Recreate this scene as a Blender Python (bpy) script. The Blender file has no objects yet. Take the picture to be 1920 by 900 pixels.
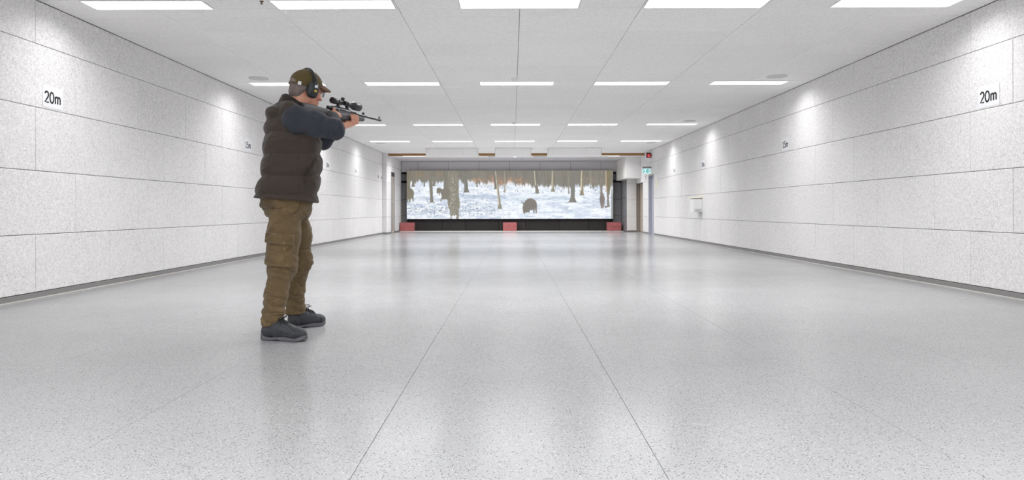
import bpy, math, random
import numpy as np
from mathutils import Matrix, Vector

# ------------------------------------------------------------------ camera, light, exposure
SC = bpy.context.scene
COL = SC.collection
cam_data = bpy.data.cameras.new('camera')
cam_data.sensor_width = 36.0
cam_data.lens = 1303.95 / 1920 * 36.0
cam_data.shift_x = 0.0029
cam_data.shift_y = -0.02902
cam_data.clip_end = 200
cam = bpy.data.objects.new('camera', cam_data)
COL.objects.link(cam)
cam.matrix_world = (Matrix.Translation((0, 0, 0.819)) @ Matrix.Rotation(0.00474, 4, 'Z')
                    @ Matrix.Rotation(math.pi / 2, 4, 'X') @ Matrix.Rotation(-0.00184, 4, 'Z'))
SC.camera = cam

world = bpy.data.worlds.new('world')
SC.world = world
world.use_nodes = True
world.node_tree.nodes['Background'].inputs[0].default_value = (0.8, 0.85, 0.9, 1)
world.node_tree.nodes['Background'].inputs[1].default_value = 0.05

SC.view_settings.view_transform = 'Standard'
SC.view_settings.look = 'None'
SC.view_settings.gamma = 1
SC.view_settings.use_curve_mapping = False
SC.view_settings.exposure = 0.0
LAMP_POWER = 40.0          # watts of each recessed ceiling light
END_FACTOR = 0.43          # the strips next to the side walls run dimmed
RECESS_POWER = 22.0        # strips added right behind the wooden beam to light the recess
LAMP_SPREAD = math.radians(155)
SC.cycles.use_denoising = True
SC.cycles.diffuse_bounces = 6
SC.cycles.glossy_bounces = 4

random.seed(4)
RNG = np.random.default_rng(7)

# ------------------------------------------------------------------ room measures (metres)
XL, XR, H = -4.4814, 4.6215, 2.81
Y_NEAR = -3.5
Y_LEFT_END, Y_RIGHT_END = 23.97, 25.9
X_RECESS = -4.339
Y_BEAM, Z_RECESS, Y_BACK = 24.3, 2.735, 27.2


# ------------------------------------------------------------------ materials
def s2l(c):
    return tuple((x / 12.92 if x <= 0.04045 else ((x + 0.055) / 1.055) ** 2.4) for x in [v / 255 for v in c])


class NT:
    def __init__(self, name):
        self.m = bpy.data.materials.new(name)
        self.m.use_nodes = True
        self.t = self.m.node_tree
        self.b = self.t.nodes['Principled BSDF']

    def n(self, kind, **kw):
        x = self.t.nodes.new(kind)
        for k, v in kw.items():
            setattr(x, k, v)
        return x

    def l(self, a, b):
        self.t.links.new(a, b)

    def pos(self):
        return self.n('ShaderNodeNewGeometry').outputs['Position']

    def noise(self, scale, detail=2, rough=0.5, vec=None):
        x = self.n('ShaderNodeTexNoise')
        x.inputs['Scale'].default_value = scale
        x.inputs['Detail'].default_value = detail
        x.inputs['Roughness'].default_value = rough
        self.l(vec or self.pos(), x.inputs['Vector'])
        return x.outputs['Fac']

    def ramp(self, fac, stops):
        x = self.n('ShaderNodeValToRGB')
        e = x.color_ramp.elements
        while len(e) < len(stops):
            e.new(0.5)
        for el, (p, c) in zip(e, stops):
            el.position = p
            el.color = (*c, 1) if len(c) == 3 else c
        self.l(fac, x.inputs[0])
        return x.outputs[0]

    def mix(self, fac, a, b, mode='MIX'):
        x = self.n('ShaderNodeMix', data_type='RGBA', blend_type=mode)
        for sock, v in ((x.inputs[0], fac), (x.inputs[6], a), (x.inputs[7], b)):
            if isinstance(v, (int, float)):
                sock.default_value = v
            elif isinstance(v, tuple):
                sock.default_value = (*v, 1)
            else:
                self.l(v, sock)
        return x.outputs[2]

    def math(self, op, a, b=0.0):
        x = self.n('ShaderNodeMath', operation=op)
        for sock, v in ((x.inputs[0], a), (x.inputs[1], b)):
            if isinstance(v, (int, float)):
                sock.default_value = v
            else:
                self.l(v, sock)
        return x.outputs[0]

    def bump(self, h, strength, dist):
        x = self.n('ShaderNodeBump')
        x.inputs['Strength'].default_value = strength
        x.inputs['Distance'].default_value = dist
        self.l(h, x.inputs['Height'])
        self.l(x.outputs[0], self.b.inputs['Normal'])

    def set(self, color=None, rough=None, metal=None, spec=None):
        if color is not None:
            if isinstance(color, tuple):
                self.b.inputs['Base Color'].default_value = (*color, 1)
            else:
                self.l(color, self.b.inputs['Base Color'])
        if rough is not None:
            if isinstance(rough, (int, float)):
                self.b.inputs['Roughness'].default_value = rough
            else:
                self.l(rough, self.b.inputs['Roughness'])
        if metal is not None:
            self.b.inputs['Metallic'].default_value = metal
        if spec is not None:
            self.b.inputs['Specular IOR Level'].default_value = spec
        return self

    def emit(self, color, strength):
        if isinstance(color, tuple):
            self.b.inputs['Emission Color'].default_value = (*color, 1)
        else:
            self.l(color, self.b.inputs['Emission Color'])
        self.b.inputs['Emission Strength'].default_value = strength
        return self


def plain(name, rgb, rough=0.5, metal=0.0, spec=0.5, grain=0.06, scale=40):
    """one colour with a light grain"""
    m = NT(name)
    c = s2l(rgb)
    f = m.noise(scale, 3)
    dark = tuple(x * (1 - grain * 2.2) for x in c)
    lite = tuple(min(1, x * (1 + grain * 2.2)) for x in c)
    m.set(m.ramp(f, [(0.3, dark), (0.7, lite)]), rough, metal, spec)
    return m.m


def wood_wool(name, base, speck, amount, scale, per_panel=0.03):
    """cement-bonded wood wool board: pale, with fine dark pits"""
    m = NT(name)
    n1 = m.noise(scale, 3, 0.65)
    n2 = m.noise(scale * 0.28, 2, 0.5)
    big = m.noise(1.1, 2)
    pit = m.ramp(n1, [(0.30, (1, 1, 1)), (0.44, (0.25, 0.25, 0.25)), (0.56, (0, 0, 0))])
    strand = m.ramp(n2, [(0.35, (1, 1, 1)), (0.65, (0, 0, 0))])
    f = m.math('MULTIPLY', m.math('ADD', m.math('MULTIPLY', pit, 0.8), m.math('MULTIPLY', strand, 0.16)), amount)
    f = m.math('MULTIPLY', f, m.math('ADD', 0.55, m.math('MULTIPLY', big, 0.9)))
    oi = m.n('ShaderNodeObjectInfo').outputs['Random']
    tone = m.math('ADD', 1 - per_panel, m.math('MULTIPLY', oi, per_panel))
    c = m.mix(f, base, speck)
    c = m.mix(1.0, c, m.n('ShaderNodeCombineColor').outputs[0], 'MULTIPLY')
    comb = [x for x in m.t.nodes if x.bl_idname == 'ShaderNodeCombineColor'][0]
    for i in range(3):
        m.l(tone, comb.inputs[i])
    m.set(c, 0.95, 0, 0.15)
    m.bump(n1, 0.35, 0.004)
    return m.m


M = {}
M['wall'] = wood_wool('wood_wool_wall', (0.88, 0.872, 0.872), (0.31, 0.295, 0.29), 0.90, 115)
M['ceil'] = wood_wool('wood_wool_ceiling', (0.95, 0.945, 0.94), (0.50, 0.47, 0.45), 0.5, 70)
M['grey_and_shade_panel'] = wood_wool('grey_and_shade_panel', (0.72, 0.70, 0.72), (0.56, 0.55, 0.56), 0.6, 60)
M['dark_panel'] = wood_wool('dark_panel', (0.055, 0.050, 0.050), (0.03, 0.027, 0.027), 0.6, 12, 0.25)
M['side_panel'] = wood_wool('side_panel', (0.22, 0.215, 0.22), (0.13, 0.13, 0.13), 0.6, 20)
M['joint'] = plain('joint', (150, 140, 132), 0.95, spec=0.1)
M['plaster'] = plain('plaster', (222, 220, 216), 0.9, spec=0.2, grain=0.02)
M['skirting'] = plain('skirting', (132, 131, 131), 0.45, grain=0.02)
M['sealant'] = plain('sealant', (205, 202, 196), 0.6, grain=0.02)
M['white_metal'] = plain('white_metal', (235, 235, 235), 0.4, grain=0.01)
M['grey_disc'] = plain('grey_disc', (205, 205, 205), 0.6, grain=0.01)
M['grey_metal'] = plain('grey_metal', (148, 149, 153), 0.4, 0.2, grain=0.03)
M['dark_metal'] = plain('dark_metal', (52, 52, 55), 0.4, 0.2, grain=0.03)
M['paper'] = plain('paper', (232, 233, 236), 0.7, grain=0.005)
M['cream'] = plain('cream', (234, 228, 212), 0.6, grain=0.01)
M['ink'] = plain('ink', (18, 18, 20), 0.7, grain=0.01)
M['black_gap'] = plain('black_gap', (30, 29, 29), 0.9, grain=0.01)
M['door_blue'] = plain('door_blue', (176, 178, 190), 0.45, grain=0.02, scale=6)
M['door_beige'] = plain('door_beige', (188, 176, 160), 0.6, grain=0.04, scale=8)
M['red_foam'] = plain('red_foam', (176, 104, 104), 0.85, spec=0.2, grain=0.10, scale=30)


M['wood_dark'] = plain('bronze', (110, 84, 60), 0.5, 0.3)


def wood_mat(name, a, b):
    m = NT(name)
    mp = m.n('ShaderNodeMapping')
    mp.inputs['Scale'].default_value = (1.2, 14, 40)
    m.l(m.pos(), mp.inputs['Vector'])
    f = m.noise(1.6, 5, 0.6, mp.outputs[0])
    m.set(m.ramp(f, [(0.3, s2l(a)), (0.7, s2l(b))]), 0.55)
    return m.m


M['wood'] = wood_mat('beam_wood', (120, 84, 46), (178, 138, 88))


def floor_mat():
    m = NT('speckled_floor')
    p = m.pos()
    base = m.noise(1.3, 3)
    col = m.ramp(base, [(0.3, (0.352, 0.356, 0.364)), (0.7, (0.382, 0.386, 0.394))])
    for scale, dens, c in ((150, 0.17, (0.14, 0.14, 0.15)), (230, 0.20, (0.25, 0.25, 0.26)), (210, 0.07, (0.62, 0.62, 0.62))):
        v = m.n('ShaderNodeTexVoronoi')
        v.inputs['Scale'].default_value = scale
        m.l(p, v.inputs['Vector'])
        sep = m.n('ShaderNodeSeparateColor')
        m.l(v.outputs['Color'], sep.inputs[0])
        pick = m.math('LESS_THAN', sep.outputs[0], dens)
        near = m.math('LESS_THAN', v.outputs['Distance'], 0.42)
        col = m.mix(m.math('MULTIPLY', pick, near), col, c)
    m.set(col, m.ramp(m.noise(3.0, 2), [(0.3, (0.18, 0.18, 0.18)), (0.7, (0.21, 0.21, 0.21))]), 0, 0.10)
    return m.m


M['floor'] = floor_mat()
M['floor_gap'] = plain('floor_gap', (182, 182, 182), 0.8, grain=0.01)


def glow(name, rgb, strength, base=0.8):
    m = NT(name)
    f = m.noise(3, 1)
    m.set((base, base, base), 0.5)
    c = s2l(rgb)
    m.emit(m.ramp(f, [(0, tuple(x * 0.98 for x in c)), (1, c)]), strength)
    return m.m


M['diffuser'] = glow('diffuser', (255, 255, 255), 1.6)
M['spot_glow'] = glow('spot_glow', (255, 255, 255), 1.6)
M['exit_glow'] = glow('exit_glow', (214, 246, 246), 0.95, 0.1)
M['exit_green'] = glow('exit_green', (40, 175, 175), 0.9, 0.02)
M['red_glow'] = glow('red_glow', (190, 22, 40), 0.7, 0.02)
M['pink_glow'] = glow('pink_glow', (255, 130, 140), 0.9, 0.02)
M['led_green'] = glow('led_green', (120, 255, 190), 1.0)


# ------------------------------------------------------------------ object helpers
def tag(o, label=None, cat=None, group=None, kind=None):
    if label: o['label'] = label
    if cat: o['category'] = cat
    if group: o['group'] = group
    if kind: o['kind'] = kind
    return o


def link(name, me, mat=None, parent=None):
    if mat is not None and not me.materials:
        me.materials.append(mat)
    o = bpy.data.objects.new(name, me)
    COL.objects.link(o)
    if parent is not None:
        o.parent = parent
    return o


def mesh(name, verts, faces, mat=None, smooth=False):
    me = bpy.data.meshes.new(name)
    me.from_pydata([tuple(map(float, v)) for v in verts], [], [tuple(f) for f in faces])
    me.update()
    if smooth:
        me.polygons.foreach_set('use_smooth', [True] * len(me.polygons))
    if mat is not None:
        me.materials.append(mat)
    return me


def empty(name, loc=(0, 0, 0)):
    o = bpy.data.objects.new(name, None)
    o.empty_display_size = 0.1
    o.location = loc
    COL.objects.link(o)
    return o


class B:
    """collects shapes into one mesh; coordinates relative to origin o"""
    def __init__(self, o=(0, 0, 0)):
        self.v, self.f, self.o = [], [], np.array(o, float)

    def add(self, verts, faces):
        k = len(self.v)
        self.v += [tuple(np.asarray(p, float) - self.o) for p in verts]
        self.f += [tuple(i + k for i in f) for f in faces]
        return self

    def box(self, x0, x1, y0, y1, z0, z1, c=0.0):
        """box with chamfered edges of size c"""
        if c <= 0:
            v = [(x, y, z) for z in (z0, z1) for y in (y0, y1) for x in (x0, x1)]
            f = [(0, 2, 3, 1), (4, 5, 7, 6), (0, 1, 5, 4), (2, 6, 7, 3), (0, 4, 6, 2), (1, 3, 7, 5)]
            return self.add(v, f)
        xs, ys, zs = (x0, x1), (y0, y1), (z0, z1)
        v, idx = [], {}
        for i in (0, 1):
            for j in (0, 1):
                for k in (0, 1):
                    p = (xs[i], ys[j], zs[k])
                    q = (xs[i] + (c, -c)[i], ys[j] + (c, -c)[j], zs[k] + (c, -c)[k])
                    for a in range(3):
                        w = list(q); w[a] = p[a]
                        idx[(i, j, k, a)] = len(v)
                        v.append(tuple(w))
        f = []
        for a in range(3):
            b, d = [(1, 2), (0, 2), (0, 1)][a]
            for s in (0, 1):
                ring = []
                for (u, w) in ((0, 0), (1, 0), (1, 1), (0, 1)):
                    key = [0, 0, 0]; key[a] = s; key[b] = u; key[d] = w
                    ring.append(idx[(*key, a)])
                f.append(ring)
        for a in range(3):
            b, d = [(1, 2), (0, 2), (0, 1)][a]
            for u in (0, 1):
                for w in (0, 1):
                    k0 = [0, 0, 0]; k0[b] = u; k0[d] = w
                    k1 = list(k0); k1[a] = 1
                    f.append([idx[(*k0, b)], idx[(*k1, b)], idx[(*k1, d)], idx[(*k0, d)]])
        for i in (0, 1):
            for j in (0, 1):
                for k in (0, 1):
                    f.append([idx[(i, j, k, 0)], idx[(i, j, k, 1)], idx[(i, j, k, 2)]])
        # orient outward
        cen = np.mean(v, axis=0)
        g = []
        for q in f:
            p = np.array([v[t] for t in q])
            nrm = np.cross(p[1] - p[0], p[2] - p[0])
            g.append(q if np.dot(nrm, p.mean(0) - cen) > 0 else q[::-1])
        return self.add(v, g)

    def lathe(self, prof, c, axis=(0, 0, 1), n=24):
        """profile [(radius, along)] turned about axis through c"""
        a = Vector(axis).normalized()
        u = a.orthogonal().normalized()
        w = a.cross(u)
        a, u, w, c = map(np.array, (a, u, w, c))
        v, f = [], []
        for (r, h) in prof:
            for i in range(n):
                t = 2 * math.pi * i / n
                v.append(c + a * h + r * (math.cos(t) * u + math.sin(t) * w))
        for k in range(len(prof) - 1):
            for i in range(n):
                j = (i + 1) % n
                f.append((k * n + i, k * n + j, (k + 1) * n + j, (k + 1) * n + i))
        f.append(tuple(range(n))[::-1])
        f.append(tuple((len(prof) - 1) * n + i for i in range(n)))
        return self.add(v, f)

    def tube(self, pts, r, n=8):
        pts = [np.array(p, float) for p in pts]
        v, f = [], []
        prev = None
        for k, p in enumerate(pts):
            d = pts[min(k + 1, len(pts) - 1)] - pts[max(k - 1, 0)]
            d = d / (np.linalg.norm(d) + 1e-9)
            if prev is None:
                u = np.array(Vector(d).orthogonal().normalized())
            else:
                u = prev - d * np.dot(prev, d)
                u /= np.linalg.norm(u) + 1e-9
            prev = u
            w = np.cross(d, u)
            rr = r[k] if isinstance(r, (list, tuple)) else r
            for i in range(n):
                t = 2 * math.pi * i / n
                v.append(p + rr * (math.cos(t) * u + math.sin(t) * w))
        for k in range(len(pts) - 1):
            for i in range(n):
                j = (i + 1) % n
                f.append((k * n + i, k * n + j, (k + 1) * n + j, (k + 1) * n + i))
        f.append(tuple(range(n))[::-1])
        f.append(tuple((len(pts) - 1) * n + i for i in range(n)))
        return self.add(v, f)

    def build(self, name, mat, parent=None, smooth=False, loc=None):
        me = mesh(name, self.v, self.f, mat, smooth)
        o = link(name, me, None, parent)
        if loc is not None:
            o.location = loc
        return o


# pieces of cladding: a slab whose face edges are chamfered, lying in local xy, face towards +z
_slab = {}


def slab_mesh(w, h, t, mat, c=0.004):
    key = (round(w, 3), round(h, 3), t, mat.name)
    if key in _slab:
        return _slab[key]
    x, y = w / 2, h / 2
    v = [(sx * x, sy * y, 0) for sx, sy in ((-1, -1), (1, -1), (1, 1), (-1, 1))]
    v += [(sx * x, sy * y, t - c) for sx, sy in ((-1, -1), (1, -1), (1, 1), (-1, 1))]
    v += [(sx * (x - c), sy * (y - c), t) for sx, sy in ((-1, -1), (1, -1), (1, 1), (-1, 1))]
    f = [(8, 9, 10, 11), (3, 2, 1, 0)]
    for i in range(4):
        j = (i + 1) % 4
        f += [(i, j, j + 4, i + 4), (i + 4, j + 4, j + 8, i + 8)]
    _slab[key] = mesh('slab', v, f, mat)
    return _slab[key]


def rects_minus(rect, holes, tiny=0.03):
    out = [rect]
    for (a0, a1, b0, b1) in holes:
        nxt = []
        for (x0, x1, y0, y1) in out:
            if a0 >= x1 or a1 <= x0 or b0 >= y1 or b1 <= y0:
                nxt.append((x0, x1, y0, y1)); continue
            if y0 < b0: nxt.append((x0, x1, y0, b0))
            if y1 > b1: nxt.append((x0, x1, b1, y1))
            c0, c1 = max(y0, b0), min(y1, b1)
            if x0 < a0: nxt.append((x0, a0, c0, c1))
            if x1 > a1: nxt.append((a1, x1, c0, c1))
        out = [q for q in nxt if q[1] - q[0] > tiny and q[3] - q[2] > tiny]
    return out


# frames for cladding: (origin fn)  (a, b) -> world, and rotation
ROT = {
    'left': Matrix(((0, 0, 1), (1, 0, 0), (0, 1, 0))),        # a = +Y, b = +Z, face +X
    'right': Matrix(((0, 0, -1), (-1, 0, 0), (0, 1, 0))),     # a = -Y, b = +Z, face -X
    'front': Matrix(((1, 0, 0), (0, 0, -1), (0, 1, 0))),      # a = +X, b = +Z, face -Y (towards the camera)
    'down': Matrix(((1, 0, 0), (0, -1, 0), (0, 0, -1))),      # a = +X, b = -Y, face -Z
    'up': Matrix(((1, 0, 0), (0, 1, 0), (0, 0, 1))),
}


def clad(parent, name, side, base, rect, t, mat, gap_a=0.005, gap_b=0.005, c=0.004):
    """one piece of cladding on a plane: rect = (a0, a1, b0, b1) in world coordinates of that plane"""
    a0, a1, b0, b1 = rect
    me = slab_mesh(a1 - a0 - gap_a, b1 - b0 - gap_b, t, mat, c)
    o = link(name, me, None, parent)
    ca, cb = (a0 + a1) / 2, (b0 + b1) / 2
    jit = random.uniform(0, 0.0012)
    if side in ('left', 'right'):
        loc = (base + (-jit if side == 'left' else jit), ca, cb)
    elif side == 'front':
        loc = (ca, base + jit, cb)
    elif side == 'down':
        loc = (ca, cb, base + jit)
    else:
        loc = (ca, cb, base)
    o.matrix_local = Matrix.Translation(loc) @ ROT[side].to_4x4()
    return o


TH = 0.025   # board thickness

# ------------------------------------------------------------------ floor
fl = B().box(XL - 0.3, XR + 0.3, Y_NEAR, Y_BACK + 0.2, -0.25, -0.004).box(XL - 0.3, XR + 0.3, Y_NEAR, 0.722, -0.1, 0.0)
floor = tag(fl.build('floor', M['floor_gap']), kind='structure')
floor.data.materials.append(M['floor'])
for p in floor.data.polygons[6:]:
    p.material_index = 1
TILE = 0.971
xs = [XL] + [-4.381 + TILE * k for k in range(10)] + [XR]
ys = [0.722 + TILE * k for k in range(28)]
for j in range(27):
    for i in range(11):
        clad(floor, 'floor_tile', 'up', -0.004, (xs[i], xs[i + 1], ys[j], ys[j + 1]), 0.004, M['floor'], 0.002, 0.002, 0.0008)

# ------------------------------------------------------------------ side walls
ROWS = [0.056, 0.6, 1.2, 1.8, 2.4, H + 0.001]


def wall_rows(parent, side, base, y_even, y_start, y_end, holes=()):
    for r in range(5):
        off = y_even + (0.6 if r % 2 else 0.0)
        k0 = math.floor((y_start - off) / 1.2)
        y = off + 1.2 * k0
        while y < y_end - 0.02:
            a, b = max(y, y_start), min(y + 1.2, y_end)
            if b - a > 0.03:
                for q in rects_minus((a, b, ROWS[r], ROWS[r + 1]), holes):
                    clad(parent, 'wall_panel', side, base, q, TH, M['wall'])
            y += 1.2


wall_left = tag(B().box(XL - 0.25, XL - TH + 0.001, Y_NEAR, Y_LEFT_END + 0.05, 0, H + 0.1)
                .box(XL - TH, XL, Y_NEAR, 0.5, 0, H).build('wall_left', M['joint']), kind='structure')
wall_left.data.materials.append(M['wall'])
for p in wall_left.data.polygons[6:]:
    p.material_index = 1
wall_rows(wall_left, 'left', XL - TH, 6.519, 0.5, Y_LEFT_END)

DOOR_R = (22.68, 23.62, 0.0, 2.0)     # blue-grey door in the right wall
NICHE_R = (24.64, 25.9, 0.0, 1.80)    # beige opening beyond it
bw = B()
for q in rects_minus((Y_NEAR, Y_RIGHT_END, 0, H + 0.1), [DOOR_R, NICHE_R]):
    bw.box(XR + TH - 0.001, XR + 0.25, q[0], q[1], q[2], q[3])
nb = len(bw.f)
bw.box(XR, XR + TH, Y_NEAR, 0.5, 0, H)
bw.box(XR + 0.25, XR + 0.3, 22, Y_BACK + 0.2, 0, H)
wall_right = tag(bw.build('wall_right', M['joint']), kind='structure')
wall_right.data.materials.append(M['wall'])
for p in wall_right.data.polygons[nb:]:
    p.material_index = 1
wall_rows(wall_right, 'right', XR + TH, 7.041, 0.5, Y_RIGHT_END, [DOOR_R, NICHE_R])

for side, x0, x1, segs in (('left', XL, XL + 0.012, [(Y_NEAR, Y_LEFT_END)]),
                           ('right', XR - 0.012, XR, [(Y_NEAR, DOOR_R[0]), (DOOR_R[1], NICHE_R[0])])):
    b1, b2 = B(), B()
    for s0, s1 in segs:
        b1.box(x0, x1, s0, s1, 0.006, 0.054, 0.002)
        q0, q1 = (x1, x1 + 0.012) if side == 'left' else (x0 - 0.012, x0)
        b2.box(min(x0, q0), max(x1, q1), s0, s1, 0.0, 0.007)
    bb = tag(b1.build('baseboard_' + side, M['skirting']), kind='structure')
    b2.build('sealant_bead', M['sealant'], bb)

wall_near = tag(B().box(XL - 0.3, XR + 0.3, Y_NEAR - 0.2, Y_NEAR, 0, H).build('wall_rear', M['wall']), kind='structure')

# ------------------------------------------------------------------ ceiling and recessed lights
LX = [-3.52, -1.72, 0.073, 1.87, 3.70]
LROW = [(6.565, 6.85), (10.765, 11.05), (16.02, 16.305), (19.88, 20.165)]
LHIDDEN = [(0.5, 0.785), (-2.6, -2.315)]  # unseen rows added over and behind the camera to lift the near brightness
LLEN = 1.16
ceil_bm = B().box(XL - 0.3, XR + 0.3, Y_NEAR, Y_BACK + 0.2, H + 0.09, H + 0.3)
ncb = len(ceil_bm.f)
CY0 = 7.1546 - 1.2
holes = [(x - LLEN / 2, x + LLEN / 2, a, b) for x in LX for a, b in LROW + LHIDDEN]
holes += [(x - LLEN / 2, x + LLEN / 2, 22.95, 23.235) for x in (-1.93, 0.03, 2.0)]
for q in rects_minus((XL, XR, Y_NEAR, CY0), holes):
    ceil_bm.box(q[0], q[1], q[2], q[3], H, H + 0.08)
ceiling = tag(ceil_bm.build('ceiling', M['joint']), kind='structure')
ceiling.data.materials.append(M['ceil'])
for p in ceiling.data.polygons[ncb:]:
    p.material_index = 1
cx = [XL] + [0.077 + 1.2 * k for k in range(-3, 4)] + [XR]
cy = [CY0 + 0.6 * k for k in range(31)]
cy = [y for y in cy if y < Y_BEAM - 0.05] + [Y_BEAM]
for j in range(len(cy) - 1):
    for i in range(8):
        for q in rects_minus((cx[i], cx[i + 1], cy[j], cy[j + 1]), holes, 0.012):
            clad(ceiling, 'ceiling_panel', 'down', H + 0.025, q, 0.025, M['ceil'], 0.0045, 0.003)


def ceiling_light(x, y0, y1, label, z=H, power=None):
    yc, hw, hd = (y0 + y1) / 2, LLEN / 2, (y1 - y0) / 2
    t = tag(empty('ceiling_light', (x, yc, z)), label, 'light', 'recessed ceiling lights')
    fr = B()
    w = 0.008
    for (a0, a1, b0, b1) in ((-hw, hw, -hd, -hd + w), (-hw, hw, hd - w, hd), (-hw, -hw + w, -hd + w, hd - w), (hw - w, hw, -hd + w, hd - w)):
        fr.box(a0, a1, b0, b1, -0.004, 0.05 if z == H else -0.001)
    fr.build('frame', M['white_metal'], t)
    B().box(-hw + w, hw - w, -hd + w, hd - w, *((0.004, 0.03) if z == H else (-0.0025, -0.001))).build('diffuser', M['diffuser'], t)
    ld = bpy.data.lights.new('tube_light', 'AREA')
    ld.shape = 'RECTANGLE'
    ld.size, ld.size_y = 2 * (hw - w) - 0.01, 2 * (hd - w) - 0.01
    ld.energy = power or LAMP_POWER * (END_FACTOR if abs(x) > 3 else 1.0)
    ld.spread = LAMP_SPREAD
    ld.color = (1.0, 0.995, 0.992)
    lo = bpy.data.objects.new('tube_light', ld)
    COL.objects.link(lo)
    lo.parent = t
    lo.location = (0, 0, 0.002 if z == H else -0.005)
    return t


RW = ['nearest row at the top edge', 'second row from the camera', 'third row from the camera', 'farthest row before the screen']
CW = ['leftmost', 'second from left', 'middle', 'second from right', 'rightmost']
for r, (a, b) in enumerate(LROW):
    for c, x in enumerate(LX):
        ceiling_light(x, a, b, 'white recessed light strip, %s in the %s' % (CW[c], RW[r]))
for r, (a, b) in enumerate(LHIDDEN):
    for c, x in enumerate(LX):
        ceiling_light(x, a, b, 'white recessed light strip out of view, %s of the %s' % (CW[c], ('row over the camera', 'row behind the camera')[r]),
                      power=LAMP_POWER * (1.35 if abs(x) > 3 else 0.95))

for x, lab in ((-1.93, 'left'), (0.03, 'middle'), (2.0, 'right')):  # unseen strips, added to brighten the far end
    ceiling_light(x, 22.95, 23.235, 'white recessed light strip hidden behind the %s hanging baffle' % lab)

for (x, y, lab) in ((-3.81, 10.44, 'grey round ceiling disc left of the man above his head'),
                    (3.95, 10.39, 'grey round ceiling disc beside the rightmost light of the second row'),
                    (3.97, 15.58, 'grey round ceiling disc beside the rightmost light of the third row'),
                    (4.10, 20.55, 'grey round ceiling disc just beyond the rightmost light of the farthest row'),
                    (-3.90, 20.55, 'grey round ceiling disc just beyond the leftmost light of the farthest row')):
    t = tag(empty('ceiling_speaker', (x, y, H)), lab, 'speaker', 'round ceiling discs')
    B().lathe([(0.125, 0.0), (0.125, -0.006), (0.115, -0.010)], (0, 0, 0), n=32).build('grille', M['grey_disc'], t)
    B().lathe([(0.145, 0.002), (0.145, -0.007), (0.127, -0.009), (0.126, 0.0)], (0, 0, 0), n=32).build('rim', M['grey_disc'], t)

for (x, y, lab) in ((0.04, 10.50, 'small white detector on the ceiling before the middle light of the second row'),
                    (0.04, 15.76, 'small white detector on the ceiling before the middle light of the third row')):
    t = tag(empty('smoke_detector', (x, y, H)), lab, 'detector', 'ceiling detectors')
    B().lathe([(0.055, 0.0), (0.055, -0.012), (0.05, -0.018)], (0, 0, 0), n=24).build('base', M['white_metal'], t)
    B().lathe([(0.042, -0.018), (0.040, -0.036), (0.025, -0.046), (0.002, -0.048)], (0, 0, 0), n=24).build('head', M['white_metal'], t, True)
for (x, y, lab) in ((-2.27, 6.98, 'tiny ceiling sensor with a green dot above the man'),
                    (1.30, 6.94, 'tiny ceiling sensor with a green dot right of the centre line')):
    t = tag(empty('ceiling_sensor', (x, y, H)), lab, 'sensor', 'ceiling sensors')
    B().lathe([(0.013, 0.0), (0.013, -0.004)], (0, 0, 0), n=16).build('housing', M['white_metal'], t)
    B().lathe([(0.006, -0.004), (0.004, -0.007)], (0, 0, 0), n=12).build('lamp', M['led_green'], t)

t = tag(empty('sprinkler', (-2.38, 6.60, H)), 'tiny brown sprinkler head in the ceiling beside a light at the top edge', 'sprinkler')
B().lathe([(0.020, 0.001), (0.020, -0.003), (0.010, -0.005)], (0, 0, 0), n=16).build('rosette', M['wood_dark'], t)
B().lathe([(0.006, -0.003), (0.006, -0.022), (0.014, -0.024), (0.014, -0.026)], (0, 0, 0), n=12).build('head', M['wood_dark'], t)

# ------------------------------------------------------------------ far end: column, recess, back wall
WB = B().box(XL - 0.25, X_RECESS - TH, Y_LEFT_END + TH, Y_BACK + 0.2, 0, H + 0.1)
wall_recess = tag(WB.build('wall_recess_left', M['joint']), kind='structure')
for z0, z1 in zip(ROWS[:-1], ROWS[1:]):
    clad(wall_recess, 'wall_panel', 'front', Y_LEFT_END + TH, (XL, X_RECESS, z0, z1), TH, M['wall'], 0.002, 0.005)
DOOR_L = (24.87, 25.56, 0.0, 2.2)
for r in range(5):
    for a, b in ((Y_LEFT_END, 24.87), (24.87, 25.56), (25.56, Y_BACK)):
        for q in rects_minus((a, b, ROWS[r], min(ROWS[r + 1], 2.81)), [DOOR_L]):
            clad(wall_recess, 'wall_panel', 'left', X_RECESS - TH, q, TH, M['wall'])
bl = tag(B().box(XL, X_RECESS + 0.012, Y_LEFT_END - 0.012, Y_LEFT_END, 0.003, 0.054)
         .box(X_RECESS, X_RECESS + 0.012, Y_LEFT_END, DOOR_L[0], 0.003, 0.054).box(X_RECESS, X_RECESS + 0.012, DOOR_L[1], Y_BACK, 0.003, 0.054)
         .build('baseboard_recess', M['skirting']), kind='structure')

d1 = tag(B().box(X_RECESS - TH, X_RECESS - 0.008, 24.93, 25.50, 0.01, 2.05).build('door_1', M['door_beige']), kind='structure')
fr = B()
fr.box(X_RECESS - TH, X_RECESS + 0.012, 24.87, 24.93, 0, 2.2).box(X_RECESS - TH, X_RECESS + 0.012, 25.50, 25.56, 0, 2.2)
fr.build('door_frame', M['grey_metal'], d1)
B().box(X_RECESS - TH, X_RECESS + 0.016, 24.93, 25.50, 2.06, 2.2).build('door_header', M['dark_metal'], d1)
B().box(X_RECESS - 0.008, X_RECESS + 0.004, 25.16, 25.24, 0.1, 2.0).build('glass_strip', M['grey_metal'], d1)
h = B().tube([(X_RECESS - 0.008, 25.04, 1.03), (X_RECESS + 0.05, 25.04, 1.03), (X_RECESS + 0.05, 25.16, 1.03)], 0.010)
h.build('door_handle', M['grey_metal'], d1)

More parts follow.
